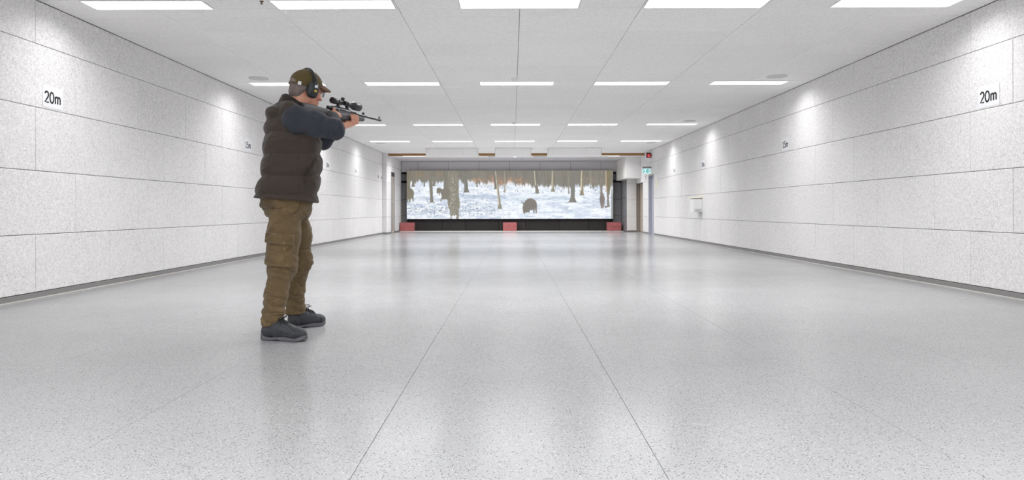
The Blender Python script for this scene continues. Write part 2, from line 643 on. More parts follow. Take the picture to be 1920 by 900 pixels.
# recess ceiling: pale boards, then boards whose grey stands in for the shade behind
rc = tag(B().box(X_RECESS, XR, Y_BEAM + 0.06, Y_BACK, Z_RECESS + 0.026, H + 0.08).build('ceiling_recess', M['joint']), kind='structure')
gx = [X_RECESS] + [-3.25 + 1.2 * k for k in range(7)] + [XR]
for i in range(8):
    clad(rc, 'ceiling_panel', 'down', Z_RECESS + 0.026, (gx[i], gx[i + 1], Y_BEAM + 0.06, 25.2), 0.026, M['ceil'])
    clad(rc, 'ceiling_panel', 'down', Z_RECESS + 0.026, (gx[i], gx[i + 1], 25.2, Y_BACK), 0.026, M['grey_and_shade_panel'])
beam = tag(B().box(X_RECESS + 0.02, XR, Y_BEAM, Y_BEAM + 0.06, Z_RECESS - 0.01, H + 0.02, 0.003).build('trim_1', M['wood']), kind='structure')
for (x0, x1, lab) in ((-3.95, -2.75, 'leftmost'), (-2.25, -1.15, 'second from the left'), (-0.85, 0.5, 'middle'), (0.75, 2.0, 'second from the right'), (2.3, 3.4, 'rightmost')):
    t = tag(empty('air_slot', ((x0 + x1) / 2, 24.78, Z_RECESS)), 'thin dark air slot in the recess ceiling above the screen, %s' % lab, 'vent', 'air slots above the screen')
    hw = (x1 - x0) / 2
    B().box(-hw, hw, -0.04, 0.04, -0.004, 0.0).build('rim', M['grey_metal'], t)
    B().box(-hw + 0.01, hw - 0.01, -0.028, 0.028, -0.006, -0.003).build('opening', M['dark_metal'], t)
t = tag(empty('spotlight', (0.10, 24.72, Z_RECESS)), 'small bright spotlight in the recess ceiling above the screen', 'light')
B().lathe([(0.075, 0), (0.075, -0.012), (0.06, -0.016)], (0, 0, 0), n=24).build('rim', M['white_metal'], t)
B().lathe([(0.058, -0.016), (0.05, -0.028), (0.02, -0.036)], (0, 0, 0), n=24).build('lens', M['spot_glow'], t, True)

for c, x in enumerate((-3.3, -1.72, 0.05, 1.8, 3.2)):  # strips added to brighten the recess and back wall
    ceiling_light(x, 24.44, 24.62, 'slim white light strip added in the recess right behind the wooden beam, %s' % CW[c], Z_RECESS - 0.001, RECESS_POWER)

# hanging acoustic baffles in front of the recess
for (x0, x1, cut, lab) in ((-2.762, -1.102, -1.59, 'left'), (-0.545, 0.604, None, 'middle'), (1.142, 2.849, 2.37, 'right')):
    t = tag(empty('acoustic_baffle', ((x0 + x1) / 2, 22.4, H)), 'pale acoustic board box hanging from the ceiling before the screen, %s of three' % lab, 'baffle', 'hanging acoustic baffles')
    o = ((x0 + x1) / 2, 22.4, H)
    B(o).box(x0 + 0.01, x1 - 0.01, 22.215, 22.62, 2.57, H).build('core', M['joint'], t)
    segs = [(x0, cut), (cut, x1)] if cut else [(x0, x1)]
    for a, b in segs:
        B(o).box(a + 0.002, b - 0.002, 22.2, 22.215, 2.556, H - 0.006, 0.003).build('front_panel', M['ceil'], t)
        B(o).box(a + 0.002, b - 0.002, 22.215, 22.62, 2.556, 2.571, 0.003).build('bottom_panel', M['ceil'], t)
    B(o).box(x0 - 0.004, x0 + 0.011, 22.2, 22.62, 2.556, H - 0.006).build('end_panel', M['ceil'], t)
    B(o).box(x1 - 0.011, x1 + 0.004, 22.2, 22.62, 2.556, H - 0.006).build('end_panel', M['ceil'], t)

# back wall behind and around the screen
back = tag(B().box(XL - 0.3, XR + 0.3, Y_BACK + TH, Y_BACK + 0.25, -0.1, H + 0.1).build('wall_back', M['black_gap']), kind='structure')
gx2 = [X_RECESS, -3.68] + [-3.68 + 1.19 * k for k in range(1, 7)] + [4.262]
for i in range(len(gx2) - 1):
    clad(back, 'wall_panel', 'front', Y_BACK + TH, (gx2[i], gx2[i + 1], 2.32, Z_RECESS), TH, M['grey_and_shade_panel'], 0.008, 0.008)
for x0, x1 in ((X_RECESS, -4.10), (3.92, 4.262)):
    for z0, z1 in ((0.04, 0.62), (0.62, 1.24), (1.24, 1.9), (1.98, 2.24)):
        clad(back, 'wall_panel', 'front', Y_BACK + TH, (x0, x1, z0, z1), TH, M['side_panel'], 0.008, 0.01)
gx3 = [-4.10, -2.74, -1.83, -0.52, 0.52, 1.85, 2.97, 3.92]
for i in range(7):
    clad(back, 'plinth_panel', 'front', Y_BACK - 0.05 + TH, (gx3[i], gx3[i + 1], 0.035, 0.47), TH, M['dark_panel'], 0.012, 0.006)
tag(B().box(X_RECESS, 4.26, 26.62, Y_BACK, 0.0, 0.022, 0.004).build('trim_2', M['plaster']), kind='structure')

# right end: bulkhead, pier, doors
bk = tag(B().box(4.07, XR + 0.02, 25.02, Y_BACK, 1.98, H).build('wall_bulkhead', M['plaster']), kind='structure')
B().box(4.054, 4.07, 25.0, Y_BACK, 1.96, Z_RECESS - 0.005, 0.003).build('side_board', M['plaster'], bk)
B().box(4.072, XR - 0.002, 25.0, 25.02, 1.96, Z_RECESS - 0.005, 0.003).build('front_board', M['wall'], bk)
B().box(4.07, XR, 25.02, Y_BACK, 1.96, 1.98, 0.002).build('bottom_board', M['wall'], bk)
pier = tag(B().box(4.285, XR + 0.2, 25.93, Y_BACK, 0, 1.96).build('wall_pier', M['joint']), kind='structure')
for z0, z1 in zip(ROWS[:3] + [1.8], ROWS[1:3] + [1.8, 1.96]):
    clad(pier, 'wall_panel', 'front', 25.925, (4.262, XR, z0, z1), TH, M['wall'], 0.003, 0.005)
pd = tag(B().box(4.262, 4.285, 25.95, Y_BACK - 0.01, 0.03, 1.95, 0.003).build('door_3', M['grey_metal']), kind='structure')
for z in (0.55, 1.28):
    B().lathe([(0.022, 0), (0.022, 0.012), (0.012, 0.018)], (4.262, 26.5, z), (-1, 0, 0), 16).build('knob', M['black_gap'], pd, True)
B().box(4.255, 4.263, 26.02, 26.06, 0.05, 1.93).build('edge_strip', M['dark_metal'], pd)

d2 = tag(B().box(XR + 0.10, XR + 0.14, DOOR_R[0], DOOR_R[1], 0.0, 2.0).build('door_2', M['door_blue']), kind='structure')
B().box(XR - 0.004, XR + 0.10, DOOR_R[0], DOOR_R[0] + 0.035, 0, 2.0).build('door_jamb', M['white_metal'], d2)
B().box(XR - 0.004, XR + 0.10, DOOR_R[1] - 0.035, DOOR_R[1], 0, 2.0).build('door_jamb', M['door_blue'], d2)
B().box(XR - 0.004, XR + 0.10, DOOR_R[0] + 0.035, DOOR_R[1] - 0.035, 1.95, 2.0).build('door_head', M['grey_metal'], d2)
B().tube([(XR + 0.10, 22.82, 1.03), (XR + 0.05, 22.82, 1.03), (XR + 0.05, 22.94, 1.03)], 0.010).build('door_handle', M['grey_metal'], d2)
d4 = tag(B().box(XR + 0.16, XR + 0.2, NICHE_R[0], NICHE_R[1], 0.0, 1.8).build('door_4', M['door_beige']), kind='structure')
for k in range(5):
    w = 1.26 / 5
    B().box(XR + 0.135, XR + 0.16, 24.64 + w * k + 0.006, 24.64 + w * (k + 1) - 0.006, 0.03, 1.79, 0.004).build('door_board', M['door_beige'], d4)

# ------------------------------------------------------------------ lettering
_txt = {}


ARC = lambda cx, cy, rx, ry, a0, a1, n=12: [(cx + rx * math.cos(math.radians(a)), cy + ry * math.sin(math.radians(a))) for a in np.linspace(a0, a1, n)]
GLYPH = {   # strokes on a cell one unit high: (advance width, polylines)
    '0': (0.58, [ARC(0.29, 0.5, 0.22, 0.43, 90, 450, 25)]),
    '1': (0.50, [[(0.10, 0.76), (0.27, 0.93), (0.27, 0.07)], [(0.12, 0.07), (0.42, 0.07)]]),
    '2': (0.58, [ARC(0.29, 0.70, 0.20, 0.23, 165, -20, 12) + [(0.42, 0.50), (0.10, 0.07), (0.50, 0.07)]]),
    '5': (0.58, [[(0.46, 0.93), (0.15, 0.93), (0.13, 0.55)] + ARC(0.27, 0.34, 0.21, 0.26, 115, -150, 14)]),
    '7': (0.56, [[(0.08, 0.93), (0.48, 0.93), (0.22, 0.07)]]),
    'm': (0.86, [[(0.12, 0.64), (0.12, 0.07)], [(0.12, 0.45)] + ARC(0.26, 0.48, 0.14, 0.16, 170, 0, 8) + [(0.40, 0.07)], [(0.40, 0.45)] + ARC(0.54, 0.48, 0.14, 0.16, 170, 0, 8) + [(0.68, 0.07)]]),
}


def text_mesh(s, size):
    b = B()
    tot = sum(GLYPH[c][0] for c in s)
    x = -tot / 2
    for c in s:
        for pl in GLYPH[c][1]:
            b.tube([((x + px) * size, (py - 0.5) * size, 0) for px, py in pl], 0.074 * size, 8)
        x += GLYPH[c][0]
    v = [(p[0], p[1], p[2] * 0.12) for p in b.v]
    return mesh('lettering', v, b.f, M['ink'], False)


def distance_sign(txt, side, y, z, lab):
    face = XL if side == 'left' else XR
    sx = 1 if side == 'left' else -1
    t = tag(empty('distance_sign', (face, y, z)), lab, 'sign', 'distance signs on the walls')
    t.matrix_world = Matrix.Translation((face + sx * 0.0005, y, z)) @ ROT[side].to_4x4()
    w = 0.30
    sh = B()   # a sheet of paper, edges lifting slightly
    n = 8
    vs, fs = [], []
    for zz in (0, 1):
        for j in range(5):
            for i in range(n + 1):
                u, v = i / n * 2 - 1, j / 4 * 2 - 1
                lift = 0.0006 + 0.0015 * max(0, abs(u) + abs(v) - 1.5)
                vs.append((u * w / 2, v * 0.105, lift + (0.0006 if zz else 0)))
    m = n + 1
    for j in range(4):
        for i in range(n):
            a = j * m + i
            fs.append((a + 5 * m, a + 1 + 5 * m, a + m + 1 + 5 * m, a + m + 5 * m))
            fs.append((a, a + m, a + m + 1, a + 1))
    sh.add(vs, fs).build('paper', M['paper'], t)
    me = text_mesh(txt, 0.118)
    o = link('lettering', me, None, t)
    o.location = (0, -0.004, 0.0022)
    o.scale = (1.08, 1, 1)
    return t


for txt, y, yl, yr in (('20m', 6.765, 1.925, 1.922), ('15m', 11.78, 1.935, 1.930), ('10m', 16.86, 1.93, 1.925), ('7m', 19.88, 1.955, 1.955)):
    distance_sign(txt, 'left', y, yl, 'white paper sign with black lettering %s on the left wall' % txt)
    distance_sign(txt, 'right', y, yr, 'white paper sign with black lettering %s on the right wall' % txt)

# small fittings at the far end
for y, z, lab in ((23.22, 1.95, 'small grey switch plate on the left wall before the corner'), (23.75, 1.94, 'small grey switch plate in the corner of the left wall by the column')):
    t = tag(empty('switch_plate', (XL, y, z)), lab, 'switch', 'switch plates by the left corner')
    B().box(0, 0.012, -0.07, 0.07, -0.06, 0.06, 0.003).build('plate', M['grey_disc'], t)
    B().box(0.012, 0.018, -0.035, 0.035, -0.03, 0.03, 0.002).build('rocker', M['grey_metal'], t)

t = tag(empty('exit_sign', (4.465, 23.15, 2.26)), 'lit exit sign with running figure and arrow above the blue-grey door', 'sign')
o = (4.465, 23.15, 2.26)
B(o).box(4.33, 4.60, 23.11, 23.19, 2.20, 2.265, 0.004).build('housing', M['grey_metal'], t)
B(o).box(4.335, 4.595, 23.14, 23.16, 2.035, 2.20, 0.003).build('sign_panel', M['exit_glow'], t)
B(o).box(4.60, XR, 23.135, 23.165, 2.215, 2.25).build('wall_bracket', M['grey_metal'], t)
g = B(o)
g.lathe([(0.062, 0.0), (0.062, 0.003)], (4.505, 23.14, 2.118), (0, -1, 0), 24)
g.box(4.345, 4.36, 23.136, 23.14, 2.05, 2.19).box(4.36, 4.40, 23.136, 23.14, 2.18, 2.19)
g.lathe([(0.011, 0), (0.011, 0.003)], (4.397, 23.14, 2.163), (0, -1, 0), 12)
g.tube([(4.395, 23.139, 2.148), (4.388, 23.139, 2.105), (4.412, 23.139, 2.082), (4.405, 23.139, 2.055)], 0.0085, 6)
g.tube([(4.388, 23.139, 2.105), (4.372, 23.139, 2.085), (4.368, 23.139, 2.06)], 0.008, 6)
g.tube([(4.372, 23.139, 2.125), (4.393, 23.139, 2.142), (4.418, 23.139, 2.125)], 0.006, 6)
g.build('pictogram', M['exit_green'], t)
ar = B(o)
ar.box(4.465, 4.52, 23.1345, 23.137, 2.108, 2.128)
ar.add([(4.515, 23.1345, 2.158), (4.515, 23.1345, 2.078), (4.552, 23.1345, 2.118), (4.515, 23.137, 2.158), (4.515, 23.137, 2.078), (4.552, 23.137, 2.118)],
       [(0, 1, 2), (5, 4, 3), (0, 3, 4, 1), (1, 4, 5, 2), (2, 5, 3, 0)])
ar.build('arrow', M['exit_glow'], t)

o = (4.52, 23.05, 2.72)
t = tag(empty('warning_lamp', o), 'black box lamp with a red glowing panel high on the right wall corner', 'lamp')
B(o).box(4.45, 4.592, 23.03, 23.12, 2.55, 2.72, 0.004).build('housing', M['black_gap'], t)
B(o).box(4.462, 4.58, 23.02, 23.03, 2.56, 2.675, 0.002).build('red_panel', M['red_glow'], t)
g = B(o).lathe([(0.010, 0), (0.010, 0.003)], (4.518, 23.02, 2.652), (0, -1, 0), 12)
g.tube([(4.518, 23.019, 2.638), (4.518, 23.019, 2.605), (4.507, 23.019, 2.57)], 0.010, 6).tube([(4.520, 23.019, 2.605), (4.532, 23.019, 2.57)], 0.008, 6)
g.build('pictogram', M['pink_glow'], t)
B(o).box(4.592, XR, 23.06, 23.09, 2.62, 2.65).build('wall_bracket', M['black_gap'], t)

t = tag(empty('call_button', (XR, 24.08, 1.96)), 'small grey button plate on the right wall left of the blue-grey door', 'button')
B().box(-0.014, 0, -0.06, 0.06, -0.09, 0.09, 0.003).build('plate', M['grey_disc'], t)
B().lathe([(0.024, 0), (0.022, 0.008)], (-0.014, 0, 0.01), (-1, 0, 0), 16).build('button', M['grey_metal'], t)

t = tag(empty('notice_sheet', (XR, 22.32, 1.67)), 'cream paper notice on the right wall beside the blue-grey door', 'notice')
B().box(-0.003, -0.0005, -0.20, 0.20, -0.15, 0.15).build('paper', M['cream'], t)

# white wall box with a cream lid
o = (XR, 17.1, 0.76)
t = tag(empty('wall_box', o), 'white louvred box with a cream lid mounted low on the right wall', 'box')
B(o).box(4.405, XR, 16.93, 17.28, 0.76, 1.085, 0.004).build('body', M['white_metal'], t)
B(o).box(4.42, XR, 16.95, 17.26, 1.085, 1.10).build('gap', M['black_gap'], t)
B(o).box(4.40, XR, 16.92, 17.29, 1.10, 1.14, 0.004).build('lid', M['cream'], t)
for k in range(4):
    B(o).box(4.43, XR - 0.03, 16.922, 16.932, 0.775 + 0.02 * k, 0.785 + 0.02 * k).build('louvre', M['grey_disc'], t)

# red foam blocks before the screen
for x, lab in ((-4.045, 'red foam block on the floor at the left end of the screen'), (-0.095, 'red foam block on the floor below the middle of the screen'), (3.91, 'red foam block on the floor at the right end of the screen')):
    t = tag(empty('foam_block', (x, 26.8, 0.022)), lab, 'block', 'red foam blocks')
    B().box(-0.265, 0.265, -0.15, 0.15, 0, 0.165, 0.008).build('lower_half', M['red_foam'], t)
    B().box(-0.265, 0.265, -0.15, 0.15, 0.166, 0.33, 0.008).build('upper_half', M['red_foam'], t)

# ------------------------------------------------------------------ projection screen: a snowy wood with wild boar
def vnoise(x, y, seed):
    """smooth value noise on arrays"""
    r = np.random.default_rng(seed).random((64, 64))
    xi, yi = np.floor(x).astype(int), np.floor(y).astype(int)
    fx, fy = x - xi, y - yi
    fx, fy = fx * fx * (3 - 2 * fx), fy * fy * (3 - 2 * fy)
    g = lambda a, b: r[(xi + a) % 64, (yi + b) % 64]
    return (g(0, 0) * (1 - fx) + g(1, 0) * fx) * (1 - fy) + (g(0, 1) * (1 - fx) + g(1, 1) * fx) * fy


def paint_screen(nx, ny):
    """picture as (ny, nx, 3) in 0..1 display values; u 0..387, v 0..91 (top to bottom)"""
    V, U = np.meshgrid(np.linspace(0, 90.6, ny), np.linspace(0, 387, nx), indexing='ij')
    img = np.zeros((ny, nx, 3))

    def put(mask, col, var=0.0, sc=(1.0, 0.3), seed=1):
        m = np.clip(mask, 0, 1)[..., None]
        c = np.array(col, float) / 255
        c = c[None, None, :] * (1 + var * (vnoise(U * sc[0], V * sc[1], seed)[..., None] - 0.5) * 2)
        img[:] = img * (1 - m) + c * m

    soft = lambda d, w=0.8: np.clip(0.5 - d / w, 0, 1)      # d < 0 inside
    # snow
    a = vnoise(U * 0.05, V * 0.28, 2) * 0.6 + vnoise(U * 0.16, V * 0.6, 3) * 0.4
    base = np.array([238, 243, 248]) / 255
    blue = np.array([206, 216, 230]) / 255
    k = np.clip((a - 0.42) * 3.2, 0, 1)[..., None]
    img[:] = base * (1 - k) + blue * k
    # blue shaded band right of the big trunk
    band = np.exp(-((V - 48) / 6) ** 2) * (vnoise(U * 0.06, V * 0.3, 5) > 0.35) * ((U > 95) & (U < 185))
    put(band * 0.5, (164, 178, 202), 0.15, (0.4, 0.8), 6)
    band = np.exp(-((V - 52) / 5) ** 2) * ((U > 192) & (U < 300))
    put(band * 0.4, (186, 202, 216), 0.1, (0.3, 0.8), 7)
    # leaf litter specks
    fleck = vnoise(U * 0.5, V * 0.8, 8) * .6 + vnoise(U * 1.1, V * 1.3, 18) * .4
    dens = 0.72 - 0.13 * np.exp(-((V - 72) / 12) ** 2) * (U < 165) - 0.05 * (U < 165)
    put(np.clip((vnoise(U * 0.10, V * 0.22, 28) - 0.5) * 3, 0, 1) * np.exp(-((V - 68) / 16) ** 2) * (U < 165) * 0.7, (186, 198, 220))
    put(np.clip((fleck - dens) * 7, 0, 1) * (V > 28) * (U < 190) * 0.8, (126, 128, 136))
    fleck = vnoise(U * 0.6, V * 0.9, 9)
    put(np.clip((fleck - 0.74) * 7, 0, 1) * np.exp(-((V - 37) / 7) ** 2) * (U > 180), (118, 120, 130))
    streak = vnoise(U * 0.12, V * 0.9, 10)
    put(np.clip((streak - 0.70) * 6, 0, 1) * (V > 50) * 0.5, (150, 164, 186))
    # dark wood behind
    hor = 23 + 7 * np.clip((U - 190) / 60, 0, 1) + 4 * (vnoise(U * 0.2, V * 0, 11) - 0.5) * 2 + 3.0 * (vnoise(U * 0.7, V * 0, 12) - 0.5) * 2
    put(soft(V - hor, 5), (128, 125, 117), 0.06, (0.45, 0.05), 13)
    put(soft(V - hor, 5) * np.clip((vnoise(U * 0.9, V * 0.02, 14) - 0.62) * 4, 0, 1) * 0.35, (146, 143, 132))
    put(soft(V - hor, 5) * np.clip((vnoise(U * 0.75, V * 0.02, 15) - 0.66) * 4, 0, 1) * 0.35, (112, 109, 102))
    for (cu, cv, ru, rv, col, s) in ((22, 6, 24, 10, (150, 128, 98), .7), (66, 5, 22, 9, (146, 126, 100), .6), (48, 16, 10, 4, (150, 152, 156), .5),
                                     (132, 19, 12, 5, (205, 160, 130), .9), (158, 16, 14, 10, (184, 142, 116), .75), (176, 22, 12, 9, (190, 142, 112), .8),
                                     (196, 18, 12, 7, (190, 148, 120), .7), (214, 20, 12, 7, (192, 146, 116), .75), (345, 20, 16, 7, (172, 146, 128), .5), (300, 5, 14, 5, (160, 138, 122), .5)):
        e = np.exp(-(((U - cu) / ru) ** 2 + ((V - cv) / rv) ** 2) ** 1.5)
        put(e * s * np.clip((vnoise(U * 0.5, V * 0.6, 16 + int(cu)) - 0.35) * 3, 0, 1), col)
    # snowy light gaps in the far wood
    for (cu, cv, ru, rv) in ((30, 25, 22, 4), (58, 26, 16, 6), (110, 25, 8, 3)):
        put(np.exp(-(((U - cu) / ru) ** 2 + ((V - cv) / rv) ** 2) ** 2) * np.clip((vnoise(U * 0.8, V * 0.3, 40 + cu) - 0.3) * 3, 0, 1), (222, 230, 240))

    def trunk(ut, wt, vb, ub, wb, col, flare=1.0, v0=0, light=None, var=0.08, seed=3):
        t = np.clip((V - v0) / (vb - v0), 0, 1)
        c = ut + (ub - ut) * t
        w = wt + (wb - wt) * t + flare * np.clip((t - 0.8) / 0.2, 0, 1) ** 2
        d = np.maximum(np.abs(U - c) - w / 2, np.maximum(V - vb, v0 - V))
        put(soft(d), col, var, (0.9, 0.15), seed)
        if light:
            d = np.maximum(np.abs(U - (c - w * 0.32)) - w * 0.2, np.maximum(V - vb * light[1], v0 - V))
            put(soft(d) * 0.9, light[0], 0.08, (0.5, 0.5), seed + 1)

    g = (128, 125, 115)
    pale = (218, 208, 184)
    trunk(3, 9, 36, 3, 7, (124, 118, 104))
    trunk(13, 6, 30, 12, 4, (126, 121, 110), 4)
    trunk(33, 2.5, 30, 33, 2, (124, 121, 114))
    trunk(44, 8, 60, 47, 4.8, g, 3, 0, None, 0.06)
    trunk(53, 8, 29, 51, 4, (130, 126, 116), 2)
    trunk(76, 13, 54, 76, 14, (126, 123, 113), 6, 0, None, 0.05)
    trunk(110, 5.5, 41, 112, 7.5, (122, 120, 112), 5)
    trunk(132, 2, 31, 132, 2, (132, 126, 116))
    trunk(165, 4, 35, 167, 4, (124, 121, 114), 2)
    trunk(167, 2.2, 72, 175, 5.5, (140, 136, 124), 4, 0, (pale, 0.9))
    trunk(184, 1.6, 40, 184, 1.8, (160, 154, 138), 2)
    # the big double trunk in front
    t = np.clip(V / 89, 0, 1)
    left = 77 + 5 * np.clip((V - 55) / 30, 0, 1) - 1.5 * np.exp(-((V - 63) / 6) ** 2)
    right = 97.5 + 2 * np.exp(-((V - 62) / 10) ** 2)
    d = np.maximum(np.maximum(left - U, U - right), V - 90.7)
    put(soft(d), (134, 130, 117), 0.09, (1.2, 0.2), 21)
    put(soft(d) * np.clip((vnoise(U * 1.0, V * 0.6, 22) - 0.66) * 5, 0, 1) * np.exp(-((U - 86) / 6) ** 2) * (V > 8), (196, 194, 186))
    put(soft(np.maximum(np.abs(U - 89) - 4, 84 - V) + 3 * (vnoise(U * 0.6, V * 0.5, 23) - 0.5)), (226, 230, 236))
    # right-hand trees
    trunk(240, 2.6, 43, 245, 6, (128, 125, 116), 1.5, 0, (pale, 0.65))
    trunk(274, 2.6, 40, 274, 5, (148, 142, 126), 4, 0, (pale, 0.85))
    trunk(304, 2.4, 44, 304, 2.2, (140, 136, 126), 1)
    trunk(312.5, 7.2, 60, 311, 8, (127, 125, 119), 9, 0, None, 0.05)
    trunk(329, 3.2, 47, 328.5, 6.2, (146, 138, 116), 3, 0, (pale, 0.8))
    trunk(345, 1.6, 34, 345, 1.6, (150, 146, 132))
    trunk(365, 4.5, 50, 365, 4, (134, 128, 120))
    trunk(379.5, 11.5, 46, 378, 5, (128, 122, 100), 0, 0, None, 0.06)
    trunk(373.5, 1.8, 40, 374, 1.4, (196, 168, 140))
    trunk(377, 3.5, 69, 378, 4.2, (132, 126, 120), 2, 40)
    # grey unlit edge of the cloth
    put(soft(383.2 - U, 0.6) * np.clip((V - 20) / 30, 0, 1), (150, 153, 152))

    def blob(parts, col, seed=30):
        dd = np.full(U.shape, 1e9)
        for p in parts:
            if p[0] == 'e':
                _, cu, cv, ru, rv = p
                q = np.sqrt(((U - cu) / ru) ** 2 + ((V - cv) / rv) ** 2)
                d = (q - 1) * min(ru, rv)
            else:
                _, a0, b0, a1, b1, r0, r1 = p
                du, dv = a1 - a0, b1 - b0
                h = np.clip(((U - a0) * du + (V - b0) * dv) / (du * du + dv * dv), 0, 1)
                d = np.hypot(U - a0 - h * du, V - b0 - h * dv) - (r0 + (r1 - r0) * h)
            dd = np.minimum(dd, d)
        put(soft(dd, 1.0), col, 0.06, (1.0, 1.0), seed)

    boar = (122, 118, 110)
    # wild boar rooting in the snow, head down to the left
    blob([('e', 232, 63.5, 12, 11), ('e', 225, 70, 7.5, 9), ('c', 222, 70, 220.5, 79, 5, 2.0), ('c', 221, 66, 218, 60, 2.0, 0.8), ('c', 218, 60, 214.5, 59, 0.9, 0.6),
          ('c', 229, 70, 229.3, 78.5, 2.2, 0.9), ('c', 238, 68, 238.6, 79, 2.4, 0.9), ('c', 242, 66, 243, 79.3, 2.4, 0.9)], boar, 31)
    # boar at the left edge, seen from behind
    blob([('e', 6, 43, 7.5, 10), ('c', 2, 48, 1.5, 59, 2.4, 0.8), ('c', 6, 48, 5.5, 60, 2.2, 0.8), ('c', 10.5, 46, 12, 57, 2.2, 0.8)], (126, 120, 104), 32)
    # boar half hidden by the big trunk
    blob([('e', 73, 42, 9, 9.5), ('e', 62, 37, 5, 4.5), ('c', 60, 36, 58, 41, 4, 2), ('c', 62, 40, 61, 46, 1.5, 0.6), ('c', 68, 48, 63.5, 57.5, 2.2, 0.7), ('c', 76, 50, 77, 55, 2.2, 1)], (126, 121, 110), 33)
    # boar at the right, seen from behind
    blob([('e', 366.5, 54, 5, 8), ('e', 366.5, 46, 3, 4), ('c', 365, 60, 365.5, 70, 2.6, 1.2), ('c', 369, 60, 368, 70, 2.2, 1.2), ('e', 373.5, 68.5, 2.6, 2)], (130, 120, 116), 34)
    img[:] *= (1 + 0.05 * (RNG.random(U.shape)[..., None] - 0.5))
    return np.clip(img, 0, 1)


def screen():
    nx, ny = 485, 114
    img = paint_screen(nx, ny)
    lin = np.where(img <= 0.04045, img / 12.92, ((img + 0.055) / 1.055) ** 2.4)
    x0, x1, z0, z1, y = -4.10, 3.911, 0.488, 2.362, 27.0
    t = tag(empty('projection_screen', ((x0 + x1) / 2, y, 0.488)), 'wide screen showing wild boar in a snowy forest on the far wall', 'screen')
    o = np.array(((x0 + x1) / 2, y, 0.488))
    X = np.linspace(x0, x1, nx) - o[0]
    Z = np.linspace(z1, z0, ny) - o[2]
    gx, gz = np.meshgrid(X, Z)
    v = np.stack([gx, np.zeros_like(gx), gz], -1).reshape(-1, 3)
    i = (np.arange(ny - 1)[:, None] * nx + np.arange(nx - 1)[None, :]).ravel()
    f = np.stack([i, i + nx, i + nx + 1, i + 1], 1)
    me = bpy.data.meshes.new('picture')
    me.vertices.add(len(v)); me.vertices.foreach_set('co', v.astype(np.float32).ravel())
    me.loops.add(f.size); me.loops.foreach_set('vertex_index', f.astype(np.int32).ravel())
    me.polygons.add(len(f)); me.polygons.foreach_set('loop_start', np.arange(0, f.size, 4, dtype=np.int32))
    me.update(calc_edges=True)
    ca = me.color_attributes.new('picture', 'FLOAT_COLOR', 'POINT')
    ca.data.foreach_set('color', np.concatenate([lin.reshape(-1, 3), np.ones((nx * ny, 1))], 1).astype(np.float32).ravel())
    m = NT('screen_picture')
    at = m.n('ShaderNodeVertexColor', layer_name='picture')
    m.set((0.03, 0.03, 0.03), 0.8, 0, 0.2)
    m.emit(at.outputs['Color'], 1.06)
    link('picture', me, m.m, t)
    B(o).box(x0, x1, y + 0.004, y + 0.02, z0, z1).build('cloth', M['grey_disc'], t)
    B(o).box(x0 - 0.004, x1 + 0.004, y + 0.02, y + 0.06, z0 + 0.01, z1 - 0.01).build('back_frame', M['dark_metal'], t)
    B(o).box(x0 + 0.3, x0 + 0.36, y + 0.06, Y_BACK - 0.012, 0.9 , 0.96).build('wall_bracket', M['dark_metal'], t)
    B(o).box(x1 - 0.36, x1 - 0.3, y + 0.06, Y_BACK - 0.012, 0.9, 0.96).build('wall_bracket', M['dark_metal'], t)


screen()

# ------------------------------------------------------------------ implicit-surface modelling for the figure
A3 = lambda *p: np.array(p, np.float32)


def sm(a, b, k):
    """smooth union"""
    h = np.clip(0.5 + 0.5 * (b - a) / k, 0, 1)
    return b + (a - b) * h - k * h * (1 - h)


def smx(a, b, k):
    return -sm(-a, -b, k)


def cone(P, a, b, ra, rb):
    """tapered capsule"""
    a, b = A3(*a), A3(*b)
    ba = b - a
    t = np.clip(((P - a) @ ba) / (ba @ ba), 0, 1)
    q = P - a - t[:, None] * ba
    return np.sqrt((q * q).sum(1)) - (ra + (rb - ra) * t)


def chain(P, pts, rad, k=0.02):
    d = None
    for i in range(len(pts) - 1):
        e = cone(P, pts[i], pts[i + 1], rad[i], rad[i + 1])
        d = e if d is None else sm(d, e, k)
    return d


def ell(P, c, r, R=None):
    q = P - A3(*c)
    if R is not None:
        q = q @ R.T          # rows of R are the axes
    r = A3(*r)
    k0 = np.sqrt(((q / r) ** 2).sum(1))
    k1 = np.sqrt(((q / (r * r)) ** 2).sum(1)) + 1e-9
    return k0 * (k0 - 1) / k1


def boxd(P, c, hs, R=None, rnd=0.0):
    q = P - A3(*c)
    if R is not None:
        q = q @ R.T
    q = np.abs(q) - (A3(*hs) - rnd)
    return np.sqrt((np.maximum(q, 0) ** 2).sum(1)) + np.minimum(q.max(1), 0) - rnd


def polyline(P, pts):
    d = None
    for i in range(len(pts) - 1):
        e = cone(P, pts[i], pts[i + 1], 0, 0)
        d = e if d is None else np.minimum(d, e)
    return d


def wob(P, s, seed, n=5):
    """cheap smooth noise in -1..1"""
    r = np.random.default_rng(seed)
    o = np.zeros(len(P), np.float32)
    for i in range(n):
        w = r.normal(size=3).astype(np.float32) * s
        o += np.sin(P @ w + np.float32(r.random() * 6.28) + 0.8 * np.sin(P @ (w[[1, 2, 0]] * 0.6)))
    return o / n ** 0.5 * 0.8


